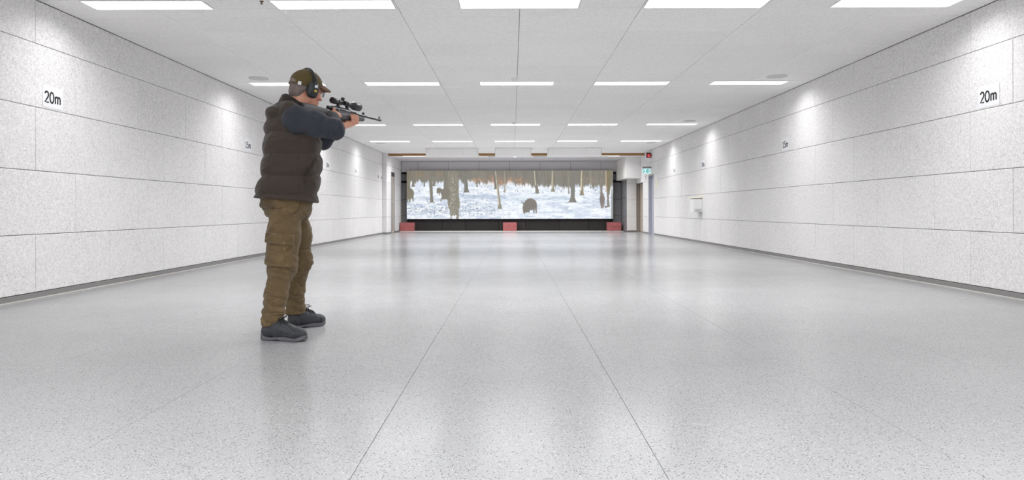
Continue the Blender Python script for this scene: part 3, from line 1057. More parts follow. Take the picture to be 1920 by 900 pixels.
def loft(P, secs):
    """closed body from elliptical cross-sections (z, cx, cy, half depth, half width, bearing of facing in degrees from +x, power)"""
    s = np.array(secs, np.float32)
    z = np.clip(P[:, 2], s[0, 0], s[-1, 0])
    v = [np.interp(z, s[:, 0], s[:, i]).astype(np.float32) for i in range(1, 7)]
    cx_, cy_, a, b, th, pw = v
    th = np.radians(th)
    dx, dy = P[:, 0] - cx_, P[:, 1] - cy_
    u = np.abs(dx * np.cos(th) + dy * np.sin(th)) / a
    w = np.abs(dx * np.sin(th) - dy * np.cos(th)) / b
    q = (u ** pw + w ** pw + 1e-9) ** (1 / pw)
    d = (q - 1) * np.minimum(a, b)
    out = np.maximum(s[0, 0] - P[:, 2], P[:, 2] - s[-1, 0])
    return smx(d, out, 0.02)


def mesh_sdf(f, lo, hi, h):
    """sparse surface nets: returns vertices and quads of the zero level"""
    S = 8
    lo = np.array(lo, float)
    nb = np.maximum(1, np.ceil((np.array(hi, float) - lo) / (h * S)).astype(int))
    bi = np.stack(np.meshgrid(*[np.arange(n) for n in nb], indexing='ij'), -1).reshape(-1, 3)
    cen = lo + (bi + 0.5) * S * h
    d = f(cen.astype(np.float32))
    bi = bi[np.abs(d) < S * h * 1.15 + 0.012]
    off = np.stack(np.meshgrid(*[np.arange(S + 1)] * 3, indexing='ij'), -1).reshape(-1, 3)
    dim = nb * S
    idx = np.full(dim, -1, np.int32)
    vs, cells, sg = [], [], []
    cnt = 0
    CH = 400
    cs = [(i, j, k) for i in (0, 1) for j in (0, 1) for k in (0, 1)]
    edges = [(a, b) for a in range(8) for b in range(a + 1, 8) if sum(x != y for x, y in zip(cs[a], cs[b])) == 1]
    for s0 in range(0, len(bi), CH):
        b = bi[s0:s0 + CH]
        g = b[:, None, :] * S + off[None]
        v = f((lo + g.reshape(-1, 3) * h).astype(np.float32)).reshape(len(b), S + 1, S + 1, S + 1)
        c = np.stack([v[:, i:i + S, j:j + S, k:k + S] for i, j, k in cs], -1)
        act = (c.min(-1) < 0) & (c.max(-1) >= 0)
        w = np.argwhere(act)
        if not len(w):
            continue
        cv = c[act]
        num = np.zeros((len(w), 3)); den = np.zeros(len(w))
        for a, e in edges:
            va, ve = cv[:, a], cv[:, e]
            x = (va < 0) != (ve < 0)
            t = np.where(x, va / np.where(x, va - ve, 1), 0)
            pa, pe = np.array(cs[a], float), np.array(cs[e], float)
            p = pa + t[:, None] * (pe - pa)
            num += p * x[:, None]; den += x
        loc = num / den[:, None]
        gc = b[w[:, 0]] * S + w[:, 1:]
        vs.append(lo + (gc + loc) * h)
        cells.append(gc)
        sg.append(np.stack([cv[:, 0] < 0, cv[:, 4] < 0, cv[:, 2] < 0, cv[:, 1] < 0], -1))
        idx[gc[:, 0], gc[:, 1], gc[:, 2]] = cnt + np.arange(len(gc))
        cnt += len(gc)
    vs = np.concatenate(vs); gc = np.concatenate(cells); sg = np.concatenate(sg)
    quads = []
    for ax in range(3):
        b, c = [(1, 2), (2, 0), (0, 1)][ax]
        m = (sg[:, 0] != sg[:, 1 + ax]) & (gc[:, b] > 0) & (gc[:, c] > 0)
        g, ins = gc[m], sg[m, 0]
        eb, ec = np.eye(3, dtype=int)[b], np.eye(3, dtype=int)[c]
        q = np.stack([idx[tuple(x.T)] for x in (g, g - eb, g - eb - ec, g - ec)], -1)
        ok = (q >= 0).all(1)
        q, ins = q[ok], ins[ok]
        q[~ins] = q[~ins][:, ::-1]
        quads.append(q)
    return vs, np.concatenate(quads)


def fast_mesh(name, v, f, mat):
    me = bpy.data.meshes.new(name)
    v = np.asarray(v, np.float32); f = np.asarray(f, np.int32)
    me.vertices.add(len(v)); me.vertices.foreach_set('co', v.ravel())
    me.loops.add(f.size); me.loops.foreach_set('vertex_index', f.ravel())
    me.polygons.add(len(f)); me.polygons.foreach_set('loop_start', np.arange(0, f.size, f.shape[1], dtype=np.int32))
    me.polygons.foreach_set('use_smooth', np.ones(len(f), bool))
    me.update(calc_edges=True)
    me.materials.append(mat)
    return me


def organic(name, f, lo, hi, h, mat, parent, org):
    v, q = mesh_sdf(f, lo, hi, h)
    return link(name, fast_mesh(name, v - np.array(org), q, mat), None, parent)


# ------------------------------------------------------------------ materials of the figure and the rifle
def cloth(name, rgb, weave=900, amt=0.10, rough=0.9, wear=None):
    m = NT(name)
    c = s2l(rgb)
    f1 = m.noise(9, 4, 0.6)
    f2 = m.noise(weave, 2)
    f3 = m.noise(weave * 0.22, 3, 0.7)
    col = m.ramp(f1, [(0.25, tuple(x * (1 - amt * 1.6) for x in c)), (0.75, tuple(x * (1 + amt * 1.6) for x in c))])
    if wear:
        col = m.mix(m.ramp(m.noise(22, 4, 0.7), [(0.5, (0, 0, 0)), (0.75, (0.55, 0.55, 0.55))]), col, s2l(wear))
    col = m.mix(m.math('MULTIPLY', f2, 0.3), col, tuple(x * 0.5 for x in c))
    col = m.mix(m.ramp(f3, [(0.35, (0, 0, 0)), (0.7, (0.4, 0.4, 0.4))]), col, tuple(min(1, x * 1.45) for x in c))
    m.set(col, rough, 0, 0.25)
    m.b.inputs['Sheen Weight'].default_value = 0.12
    m.b.inputs['Sheen Roughness'].default_value = 0.5
    m.bump(m.math('ADD', m.noise(weave * 0.3, 3), m.math('MULTIPLY', m.noise(55, 3), 1.2)), 0.3, 0.003)
    return m.m


def skin_mat():
    m = NT('skin')
    f = m.noise(38, 4, 0.6)
    g = m.noise(14, 2)
    col = m.ramp(f, [(0.25, s2l((196, 138, 116))), (0.75, s2l((216, 164, 140)))])
    col = m.mix(m.ramp(g, [(0.5, (0, 0, 0)), (0.8, (0.5, 0.5, 0.5))]), col, s2l((200, 122, 104)))
    m.set(col, 0.5, 0, 0.35)
    m.b.inputs['Subsurface Weight'].default_value = 0.08
    m.b.inputs['Subsurface Radius'].default_value = (0.01, 0.004, 0.002)
    m.bump(m.noise(260, 2), 0.12, 0.001)
    return m.m


M['skin'] = skin_mat()
M['vest'] = cloth('vest_cloth', (62, 54, 49), 700, 0.06)
M['vest_trim'] = cloth('vest_trim', (52, 46, 43), 700, 0.05)
M['fleece'] = cloth('fleece', (52, 55, 63), 500, 0.06, 0.95)
M['trousers'] = cloth('trousers_cloth', (97, 81, 57), 800, 0.14, 0.9, (136, 116, 84))
M['trousers_seam'] = cloth('trousers_seam', (84, 70, 49), 800, 0.06)
M['cap'] = cloth('cap_cloth', (90, 77, 46), 800, 0.07)
M['brim'] = cloth('brim_suede', (104, 74, 58), 500, 0.06)
M['hair'] = cloth('hair', (122, 110, 106), 300, 0.22, 0.7)
M['shoe'] = cloth('shoe_leather', (54, 56, 60), 220, 0.10, 0.48)
M['sole'] = plain('sole_rubber', (88, 88, 94), 0.65, grain=0.03)
M['lace'] = plain('lace', (36, 36, 40), 0.8, grain=0.03, scale=300)
M['muff'] = plain('muff_shell', (42, 44, 47), 0.45, grain=0.03)
M['muff_pad'] = plain('muff_pad', (28, 28, 30), 0.7, grain=0.03)
M['yellow_print'] = plain('yellow_print', (214, 190, 70), 0.6, grain=0.01)
M['label_white'] = plain('label_white', (214, 218, 220), 0.5, grain=0.01)
M['brass'] = plain('brass', (170, 140, 90), 0.35, 0.8, grain=0.02)
M['eye'] = plain('eyeball', (235, 230, 226), 0.2, grain=0.01)
M['iris'] = plain('iris', (74, 84, 84), 0.2, grain=0.05, scale=300)
M['stock'] = plain('rifle_stock', (80, 80, 84), 0.6, grain=0.05, scale=120)
M['gunmetal'] = plain('gunmetal', (58, 59, 63), 0.32, 0.5, grain=0.03)
M['gunmetal_light'] = plain('gunmetal_light', (112, 112, 116), 0.3, 0.6, grain=0.03)
M['scope_black'] = plain('scope_black', (34, 35, 38), 0.35, grain=0.02)
M['rubber'] = plain('rubber_pad', (30, 30, 31), 0.8, grain=0.02)
mg = NT('lens_glass')
mg.set((0.9, 0.95, 0.95), 0.02)
mg.b.inputs['Transmission Weight'].default_value = 1.0
mg.b.inputs['IOR'].default_value = 1.2
M['glass'] = mg.m
mg = NT('scope_glass')
mg.set((0.02, 0.03, 0.05), 0.05, 0.0, 0.8)
M['scope_glass'] = mg.m

# ------------------------------------------------------------------ rifle frame: s along the bore, r to its right, t up
RO = np.array((-1.234, 4.75, 1.575))
RA = np.array((0.354, 0.935, -0.012)); RA /= np.linalg.norm(RA)
RR = np.cross(RA, (0, 0, 1)); RR /= np.linalg.norm(RR)
RT = np.cross(RR, RA)


def rf(s, r, t):
    return RO + s * RA + r * RR + t * RT


TB = -0.056         # height of the bore below the sight line
RM = np.stack([RA, RR, RT]).astype(np.float32)


def to_rifle(P):
    return (P - RO.astype(np.float32)) @ RM.T


def stock(P):
    Q = to_rifle(P)
    s = Q[:, 0]
    ks = np.array([-.335, -.20, -.08, -.03, .02, .08, .20, .30, .385], np.float32)
    top = np.interp(s, ks, [-.066, -.064, -.068, -.078, -.080, -.074, -.066, -.064, -.066])
    bot = np.interp(s, ks, [-.190, -.166, -.134, -.122, -.118, -.118, -.114, -.108, -.096])
    hw = np.interp(s, ks, [.020, .020, .019, .018, .020, .024, .024, .022, .019])
    c, hh = (top + bot) / 2, (top - bot) / 2
    u, v = np.abs(Q[:, 1]) / hw, np.abs(Q[:, 2] - c) / hh
    d = ((u ** 2.6 + v ** 2.6 + 1e-9) ** (1 / 2.6) - 1) * np.minimum(hw, hh)
    g = chain(Q, [(-.02, 0, -.105), (-.055, 0, -.150)], [.020, .019])          # pistol grip
    d = sm(d, g, .02)
    d = smx(d, np.maximum(s - .389, -.322 - s), .010)
    return d + .0012 * np.exp(-(np.abs(Q[:, 2] + .085) / .0025) ** 2) * (s > .22)




def rifle_clear(P):
    """room the rifle takes up, kept free of hands and clothes"""
    Q = to_rifle(P)
    d = np.minimum(stock(P), boxd(Q, (-.334, 0, -.128), (.016, .021, .064)))
    d = np.minimum(d, cone(Q, (-.055, 0, TB), (.64, 0, TB), .019, .019))
    d = np.minimum(d, boxd(Q, (.11, 0, -.066), (.10, .018, .016)))
    d = np.minimum(d, polyline(Q, [(.025, 0, -.117), (.030, 0, -.140), (.050, 0, -.150), (.085, 0, -.150), (.102, 0, -.138), (.106, 0, -.115)]) - .004)
    d = np.minimum(d, polyline(Q, [(.074, 0, -.112), (.068, 0, -.126), (.072, 0, -.140)]) - .004)
    d = np.minimum(d, polyline(Q, [(.004, .012, TB), (.0, .030, TB - .006), (-.006, .046, TB - .016)]) - .006)
    d = np.minimum(d, cone(Q, (-.008, .043, TB - .020), (-.008, .063, TB - .020), .011, .011))
    return np.minimum(d, boxd(Q, (.13, 0, -.119), (.021, .013, .012)))


def off_rifle(f, m=.0035):
    return lambda P: np.maximum(f(P), m - rifle_clear(P))


# ------------------------------------------------------------------ the marksman
PO = (-1.47, 4.62, 0.0)
SHR, ELR = (-1.385, 4.385, 1.405), (-1.150, 4.50, 1.348)     # right shoulder, elbow
SHL, ELL = (-1.545, 4.71, 1.39), (-1.335, 4.89, 1.305)       # left shoulder, elbow
WRR = rf(-0.060, 0.050, -0.125)
WRL = rf(0.120, 0.000, -0.168)
HEAD = np.array((-1.370, 4.610, 1.618))
_b = math.radians(42)
HF = np.array((math.sin(_b), math.cos(_b), 0.0))
HR = np.array((math.cos(_b), -math.sin(_b), 0.0))
_p = math.radians(9)       # head bowed towards the sight
HU = np.array((0, 0, 1.0)) * math.cos(_p) + HF * math.sin(_p)
HF = HF * math.cos(_p) - np.array((0, 0, 1.0)) * math.sin(_p)
_q = math.radians(5)       # and tilted onto the stock
HU, HR = HU * math.cos(_q) + HR * math.sin(_q), HR * math.cos(_q) - HU * math.sin(_q)
HM = np.stack([HR, HF, HU]).astype(np.float32)


def hd(x, y, z):
    return HEAD + x * HR + y * HF + z * HU


def to_head(P):
    return (P - HEAD.astype(np.float32)) @ HM.T


HIPR, KNR, CAR, ANR = (-1.455, 4.475, .84), (-1.476, 4.450, .471), (-1.513, 4.440, .291), (-1.527, 4.425, .07)
HIPL, KNL, CAL, ANL = (-1.490, 4.670, .84), (-1.480, 4.775, .471), (-1.523, 4.830, .265), (-1.508, 4.855, .07)
TOER, HEELR = (-1.288, 4.350), (-1.600, 4.422)
TOEL, HEELL = (-1.340, 4.985), (-1.560, 4.805)

TORSO = [(0.83, -1.480, 4.575, .125, .160, 12, 2.2), (0.95, -1.472, 4.57, .135, .165, 14, 2.2), (1.10, -1.452, 4.56, .145, .170, 18, 2.2),
         (1.25, -1.446, 4.552, .140, .165, 22, 2.2), (1.36, -1.452, 4.55, .120, .150, 26, 2.2), (1.43, -1.455, 4.55, .09, .12, 30, 2.0), (1.47, -1.445, 4.553, .06, .09, 30, 2.0)]


def hand_right(P):
    k = 0.006
    d = chain(P, [WRR, rf(-.03, .046, -.108), rf(-.004, .037, -.098)], [.026, .027, .024], .015)          # wrist and back of the hand
    d = sm(d, chain(P, [rf(-.01, .036, -.118), rf(.004, .034, -.108)], [.022, .021]), .015)
    # middle, ring and little finger close round the grip
    for i, (s0, t0, ln, r) in enumerate(((.022, -.104, 1.0, .0092), (.010, -.121, .95, .0090), (-.004, -.137, .82, .0080))):
        f = chain(P, [rf(s0 - .016, .038, t0), rf(s0 + .010 * ln, .036, t0 - .004), rf(s0 + .026 * ln, .012, t0 - .008), rf(s0 + .018, -.020, t0 - .004), rf(s0 + .002, -.028, t0)],
                  [r * 1.25, r * 1.12, r, r * .95, r * .85], .004)
        d = sm(d, f, k)
    d = sm(d, chain(P, [rf(.005, .040, -.090), rf(.034, .037, -.094), rf(.060, .030, -.102), rf(.078, .016, -.108)], [.0115, .0102, .0092, .0080], .004), k)   # index on the trigger
    d = sm(d, chain(P, [rf(-.034, .044, -.100), rf(-.018, .034, -.072), rf(.004, .012, -.056), rf(.024, -.012, -.058)], [.016, .0130, .0112, .0095], .006), k)  # thumb over the wrist of the stock
    return d


def hand_left(P):
    k = 0.006
    d = chain(P, [WRL, rf(.158, .000, -.148), rf(.200, .004, -.138), rf(.228, .010, -.134)], [.027, .027, .023, .018], .015)
    d = sm(d, chain(P, [rf(.175, .018, -.140), rf(.235, .024, -.132)], [.018, .015]), .012)
    for s0, s1, ln, r in ((.186, .178, .86, .0085), (.207, .204, .98, .0094), (.229, .230, 1.0, .0098), (.250, .256, .95, .0096)):
        f = chain(P, [rf(s0, .018, -.134), rf(s0 + .004, .038, -.124), rf((s0 + s1) / 2, .043, -.102), rf(s1, .037, -.102 + .022 * ln), rf(s1 + .001, .032, -.102 + .030 * ln)],
                  [r * 1.25, r * 1.12, r, r * .95, r * .82], .004)
        d = sm(d, f, k)
    d = sm(d, chain(P, [rf(.168, -.018, -.142), rf(.200, -.036, -.122), rf(.228, -.040, -.096), rf(.246, -.036, -.076)], [.0175, .0135, .0115, .0095], .006), k)
    return d


def head(P):
    Q = to_head(P)
    d = ell(Q, (0, -.008, .036), (.077, .099, .091))
    d = sm(d, ell(Q, (0, .032, -.030), (.062, .066, .084)), .03)
    for s in (-1, 1):
        d = sm(d, cone(Q, (s * .050, .005, -.062), (s * .016, .080, -.098), .022, .018), .03)      # jaw
        d = sm(d, ell(Q, (s * .040, .070, -.028), (.022, .022, .022)), .02)                         # cheek
        d = smx(d, -ell(Q, (s * .033, .104, .004), (.017, .016, .011)), .010)                       # eye socket
        d = sm(d, ell(Q, (s * .033, .086, .004), (.0125, .0125, .0105)), .003)                      # eyelids
        e = ell(Q, (s * .079, -.010, -.006), (.011, .021, .034))                                    # ear
        e = smx(e, -ell(Q, (s * .090, -.006, -.002), (.006, .012, .020)), .004)
        d = sm(d, e, .008)
        d = sm(d, ell(Q, (s * .011, .113, -.033), (.009, .011, .008)), .006)                        # nostril wing
    d = sm(d, cone(Q, (-.034, .090, .021), (.034, .090, .021), .011, .011), .012)                   # brow
    d = sm(d, cone(Q, (0, .094, .012), (0, .118, -.030), .0085, .0115), .010)                       # nose
    d = sm(d, cone(Q, (-.018, .096, -.058), (.018, .096, -.058), .0065, .0065), .006)               # upper lip
    d = sm(d, cone(Q, (-.015, .095, -.070), (.015, .095, -.070), .0070, .0070), .006)               # lower lip
    d = smx(d, -cone(Q, (-.021, .106, -.064), (.021, .106, -.064), .0028, .0028), .004)             # mouth line
    d = sm(d, ell(Q, (0, .086, -.098), (.020, .018, .016)), .02)                                    # chin
    return d


def body(P):
    d = loft(P, TORSO)
    d = sm(d, cone(P, hd(0, -.028, -.050), (-1.440, 4.555, 1.43), .060, .072), .03)                 # neck
    d = sm(d, head(P), .02)
    d = sm(d, chain(P, [(-1.44, 4.52, 1.40), SHR, ELR, WRR], [.055, .055, .043, .027], .03), .03)
    d = sm(d, chain(P, [(-1.47, 4.60, 1.39), SHL, ELL, WRL], [.055, .055, .041, .027], .03), .03)
    d = sm(d, hand_right(P), .010)
    d = sm(d, hand_left(P), .010)
    for hip, kn, ca, an, toe, heel in ((HIPR, KNR, CAR, ANR, TOER, HEELR), (HIPL, KNL, CAL, ANL, TOEL, HEELL)):
        d = sm(d, chain(P, [hip, kn, ca, an], [.080, .056, .046, .036], .03), .03)
        f = np.array(toe) * .8 + np.array(heel) * .2
        g = np.array(toe) * .15 + np.array(heel) * .85
        d = sm(d, cone(P, (*g, .060), (*f, .045), .032, .022), .02)
    return d


person = tag(empty('person', PO), 'man in olive cap and dark padded vest aiming a scoped rifle', 'person')
organic('body', off_rifle(body), (-1.72, 4.26, 0.015), (-0.98, 5.12, 1.80), 0.0042, M['skin'], person, PO)

# ---- head details
for s in (-1, 1):
    c = hd(s * .033, .0895, .004)
    B(PO).lathe([(.0005, -.0098), (.006, -.0075), (.0092, -.002), (.0092, .002), (.006, .0075), (.0005, .0098)], c, tuple(HF), 16).build('eye', M['eye'], person, True)
    eo = person.children[-1]
    B(PO).lathe([(.0046, .0085), (.0005, .0104)], c, tuple(HF), 12).build('iris', M['iris'], eo)


def hair(P):
    Q = to_head(P)
    d = ell(Q, (0, -.008, .036), (.0815, .1035, .088))
    d = sm(d, ell(Q, (0, -.070, -.030), (.060, .036, .050)), .03)
    d = sm(d, ell(Q, (0, -.096, .026), (.036, .024, .026)), .012)
    d = d + .0022 * np.sin(Q[:, 0] * 420 + 2 * np.sin(Q[:, 2] * 60)) * np.sin(Q[:, 2] * 90 + Q[:, 1] * 150)
    cut = np.maximum(Q[:, 2] - .082, -.072 - Q[:, 2])
    cut = np.maximum(cut, Q[:, 1] - np.minimum(.020 + .55 * (Q[:, 2] + .01), .03))
    return smx(d, cut, .006)


organic('hair', hair, HEAD - .16, HEAD + .16, 0.004, M['hair'], person, PO)


def cap_crown(P):
    Q = to_head(P)
    d = ell(Q, (0, -.004, .040), (.089, .111, .096))
    d = d + .0010 * wob(Q, 60, 3)
    for k in range(3):          # panel seams
        a = k * math.pi / 3 + .3
        d = d + .0012 * np.exp(-((Q[:, 0] * math.cos(a) + Q[:, 1] * math.sin(a)) / .0022) ** 2)
    inner = ell(Q, (0, -.004, .040), (.080, .102, .087))
    low = (.016 + .030 * np.clip((Q[:, 1] + .03) / .1, 0, 2)) - Q[:, 2]
    gap = ell(Q, (0, -.112, .024), (.036, .05, .026))      # opening above the strap at the back
    d = np.maximum(np.maximum(d, -inner), low)
    return smx(d, -gap, .004)


cap = organic('cap', cap_crown, HEAD - .17, HEAD + .19, 0.0038, M['cap'], person, PO)


def cap_brim(P):
    Q = to_head(P)
    zs = .066 - 7.5 * Q[:, 0] ** 2 - .20 * (Q[:, 1] - .09) - 1.2 * np.maximum(0, Q[:, 1] - .09) ** 2
    d = (np.abs(Q[:, 2] - zs) - .0055) * .7
    e = (np.sqrt((Q[:, 0] / .078) ** 2 + ((Q[:, 1] - .088) / .088) ** 2) - 1) * .07
    d = smx(d, e, .004)
    inner = ell(Q, (0, -.004, .040), (.083, .105, .090))
    return np.maximum(np.maximum(d, -inner), .03 - Q[:, 1])


organic('brim', cap_brim, HEAD - .05, HEAD + .20, 0.003, M['brim'], cap, PO)
strap = B(PO)
arc = [hd(.090 * math.sin(a), -.004 - .112 * math.cos(a), .020) for a in np.linspace(-1.1, 1.25, 15)]
strap.tube(arc, .006, 6).build('strap', M['cap'], cap, True)
B(PO).tube([hd(.0905, -.020, .018), hd(.0905, -.020, .030), hd(.0935, -.008, .030), hd(.0935, -.008, .018), hd(.0905, -.020, .018)], .0018, 6).build('buckle', M['brass'], cap)
ov = B(PO)
ring = []
for w in (-.011, .011):
    for a in (.66, .86):
        ring.append(hd(.097 * math.sin(a), -.004 - .119 * math.cos(a), .021 + w))
        ring.append(hd(.092 * math.sin(a), -.004 - .114 * math.cos(a), .021 + w))
ov.add(ring, [(0, 2, 6, 4), (1, 5, 7, 3), (0, 4, 5, 1), (2, 3, 7, 6), (4, 6, 7, 5), (0, 1, 3, 2)]).build('strap_tab', M['label_white'], cap)
B(PO).lathe([(.007, 0), (.006, .004), (.001, .006)], hd(0, -.004, .132), tuple(HU), 12).build('top_button', M['cap'], cap, True)

# ---- ear defenders: headband over the cap, a cup on each ear
ed = tag(B(PO).tube([hd(.104 * math.cos(a), -.012 - .012 * math.sin(a), .030 + .112 * math.sin(a)) for a in np.linspace(0.02, math.pi - 0.02, 25)], .0052, 8)
         .tube([hd(.109 * math.cos(a), -.004 - .012 * math.sin(a), .030 + .114 * math.sin(a)) for a in np.linspace(0.02, math.pi - 0.02, 25)], .0048, 8)
         .build('ear_defenders', M['muff'], person, True))
for s in (-1, 1):
    def cup(P, s=s):
        Q = to_head(P)
        d = boxd(Q, (s * .105, -.006, -.002), (.021, .040, .056), None, .019)
        d = smx(d, ell(Q, (s * .096, -.006, -.002), (.034, .046, .062)), .012)
        return d + .0016 * np.exp(-((np.abs(Q[:, 0]) - .106) / .0022) ** 2)
    co = organic('ear_cup', cup, hd(s * .10, 0, -.014) - .08, hd(s * .10, 0, -.014) + .08, 0.003, M['muff'], ed, PO)

    def pad(P, s=s):
        Q = to_head(P)
        return ell(Q, (s * .084, -.006, -.001), (.012, .040, .054))
    organic('cushion', pad, hd(s * .085, 0, -.014) - .07, hd(s * .085, 0, -.014) + .07, 0.004, M['muff_pad'], ed, PO)
    B(PO).tube([hd(s * .106, -.006, .085), hd(s * .113, -.006, .060), hd(s * .120, -.006, .030)], [.007, .008, .006], 8).build('yoke', M['muff'], ed, True)
    B(PO).lathe([(.007, -.002), (.007, .006), (.005, .009)], hd(s * .120, -.024, -.030), tuple(s * HR), 12).build('dial', M['muff_pad'], ed)


def plate(cx, cy, cz, w, h_, t=.0015):
    """small flat label on the outside of the right ear cup"""
    b = B(PO)
    v = [hd(cx + dx, cy + dy, cz + dz) for dx in (0, t) for dz in (-h_, h_) for dy in (-w, w)]
    return b.add(v, [(0, 1, 3, 2), (4, 6, 7, 5), (0, 4, 5, 1), (2, 3, 7, 6), (0, 2, 6, 4), (1, 5, 7, 3)])


plate(.1270, -.002, .020, .010, .009).build('cup_label', M['label_white'], ed)
for dz in (-.006, -.014):
    plate(.1278, -.002, dz, .009, .0026).build('cup_print', M['yellow_print'], ed)

# ---- glasses
gl = B(PO)
for s in (-1, 1):
    gl.tube([hd(s * .036 + .022 * math.cos(a), .116 - .010 * abs(math.cos(a)) * (math.cos(a) * s > 0), .002 + .018 * math.sin(a)) for a in np.linspace(0, 2 * math.pi, 21)], .0013, 6)
    gl.tube([hd(s * .058, .106, .006), hd(s * .072, .080, .008), hd(s * .079, .015, .008)], .0016, 6)
gl.tube([hd(-.014, .116, .006), hd(0, .119, .009), hd(.014, .116, .006)], .0013, 6)
gf = gl.build('glasses', M['gunmetal_light'], person, True)
for s in (-1, 1):
    v = [hd(s * .036 + .021 * math.cos(a), .116 + dz - .010 * abs(math.cos(a)) * (math.cos(a) * s > 0), .002 + .017 * math.sin(a)) for dz in (0, .0012) for a in np.linspace(0, 2 * math.pi, 20, endpoint=False)]
    f = [tuple(range(20)), tuple(range(39, 19, -1))] + [(i, (i + 1) % 20, 20 + (i + 1) % 20, 20 + i) for i in range(20)]
    B(PO).add(v, f).build('lens', M['glass'], gf)


# ---- vest
VEST = [(0.840, -1.4880, 4.570, .206, .232, 12, 2.4), (0.900, -1.4870, 4.570, .206, .232, 12, 2.4), (0.966, -1.4710, 4.565, .199, .225, 14, 2.4), (1.035, -1.4520, 4.560, .195, .222, 16, 2.4),
        (1.091, -1.4490, 4.557, .194, .222, 18, 2.4), (1.185, -1.4430, 4.553, .188, .222, 20, 2.4), (1.266, -1.4410, 4.550, .183, .220, 22, 2.3), (1.349, -1.4480, 4.548, .168, .205, 26, 2.2),
        (1.410, -1.4600, 4.548, .142, .180, 28, 2.0), (1.455, -1.4600, 4.550, .112, .145, 30, 2.0), (1.500, -1.4500, 4.552, .080, .105, 30, 2.0)]
SEAMS = [0.925, 1.045, 1.185, 1.325, 1.425]
TH_B = math.radians(18)
TF, TRt = np.array((math.cos(TH_B), math.sin(TH_B), 0)), np.array((math.sin(TH_B), -math.cos(TH_B), 0))


def vest_base(P):
    d = loft(P, VEST)
    # shoulder panels and the hood lying on the back
    d = sm(d, cone(P, (-1.455, 4.50, 1.440), (-1.408, 4.412, 1.432), .078, .076), .05)
    d = sm(d, cone(P, (-1.490, 4.60, 1.430), (-1.540, 4.690, 1.415), .078, .072), .05)
    return d


def vest(P):
    d = vest_base(P)
    z = P[:, 2] + .010 * np.sin((P[:, 0] + P[:, 1]) * 9) + .004 * wob(P, 22, 2)
    q = np.full(len(P), 9, np.float32)
    for s in SEAMS:
        q = np.minimum(q, np.abs(z - s))
    puff = np.clip(1 - np.exp(-(q / .026)), 0, 1)
    d = d + .014 - .018 * puff
    # vertical quilting seams on the back and the side
    rel = P - A3(-1.455, 4.555, 0)
    u, w = rel @ TF.astype(np.float32), rel @ TRt.astype(np.float32)
    ang = np.arctan2(w, u)
    for a in (2.15, -2.5, 1.35):
        d = d + .004 * np.exp(-(np.abs(ang - a) * .19 / .006) ** 2) * (P[:, 2] < 1.33)
    d = d - .0040 * wob(P * A3(1, 1, 1.9), 20, 5) - .0018 * wob(P * A3(1, 1, 2.2), 48, 6)
    hood = ell(P, (-1.535, 4.510, 1.448), (.066, .135, .056), np.stack([(.90, .42, 0), (.42, -.90, 0), (0, 0, 1)]).astype(np.float32))
    hood = hood - .004 * wob(P, 40, 8)
    d = sm(d, hood, .018)
    # slanted side pocket with its zip
    d = d + .012 * np.exp(-(polyline(P, PKT) / .008) ** 2)
    # arm openings
    d = smx(d, -cone(P, (-1.360, 4.372, 1.360), (-1.25, 4.30, 1.340), .060, .105), .02)
    # the hem is drawn in and open underneath
    d = smx(d, (.884 - .085 * u + .003 * wob(P, 14, 9)) - P[:, 2], .008)
    inner = loft(P, [(a[0] - .05, a[1], a[2], a[3] - .042, a[4] - .042, a[5], a[6]) for a in VEST[:4]])
    return smx(d, -np.maximum(inner, P[:, 2] - .915), .006)


def surf(f, p, n, lim=0.35):
    """march from p along -n onto the surface f = 0"""
    p = np.array(p, float); n = np.array(n, float); n /= np.linalg.norm(n)
    ts = np.linspace(0, lim, 700)
    d = f((p[None] - ts[:, None] * n[None]).astype(np.float32))
    k = int(np.argmax(d < 0))
    return p - ts[k] * n


CAMDIR = np.array((0.29, -0.955, 0.06))
PKT = [tuple(surf(vest_base, np.array(p) + CAMDIR * .3, CAMDIR, .6)) for p in ((-1.280, 4.50, 1.150), (-1.305, 4.48, 1.090), (-1.335, 4.46, 1.035))]
vo = organic('vest', off_rifle(vest), (-1.78, 4.24, 0.83), (-1.18, 4.86, 1.56), 0.0055, M['vest'], person, PO)
B(PO).tube([np.array(p) + CAMDIR * .004 for p in PKT], .0045, 6).build('pocket_zip', M['vest_trim'], vo, True)
B(PO).tube([np.array(PKT[2]) + CAMDIR * .006, np.array(PKT[2]) + CAMDIR * .010 + (0.0, 0, -.030), np.array(PKT[2]) + CAMDIR * .012 + (0.002, 0, -.055)], .0035, 6).build('zip_pull', M['vest_trim'], vo, True)


def vest_collar(P):
    a, b = A3(-1.452, 4.545, 1.455), A3(-1.412, 4.575, 1.585)
    ax = (b - a) / np.linalg.norm(b - a)
    q = P - a
    h = q @ ax
    rad = np.sqrt(np.maximum((q * q).sum(1) - h * h, 1e-9))
    fwd = q @ A3(.83, .55, 0)
    R = .086 - .10 * np.clip(h - .06, -.05, .1)
    d = np.abs(rad - R) - .0095
    top = h - (.108 - .34 * np.clip(fwd + .06, 0, .2)) - .004 * wob(P, 40, 12)
    d = smx(d, np.maximum(top, -.02 - h), .008)
    return d - .0012 * wob(P, 50, 11)


organic('collar', off_rifle(vest_collar), (-1.58, 4.42, 1.40), (-1.28, 4.70, 1.62), 0.0045, M['vest_trim'], vo, PO)
B(PO).lathe([(.006, 0), (.005, .004), (.001, .005)], surf(vest_base, np.array((-1.53, 4.40, 1.165)) + CAMDIR * .3, CAMDIR, .6), tuple(CAMDIR), 12).build('snap', M['gunmetal'], vo, True)


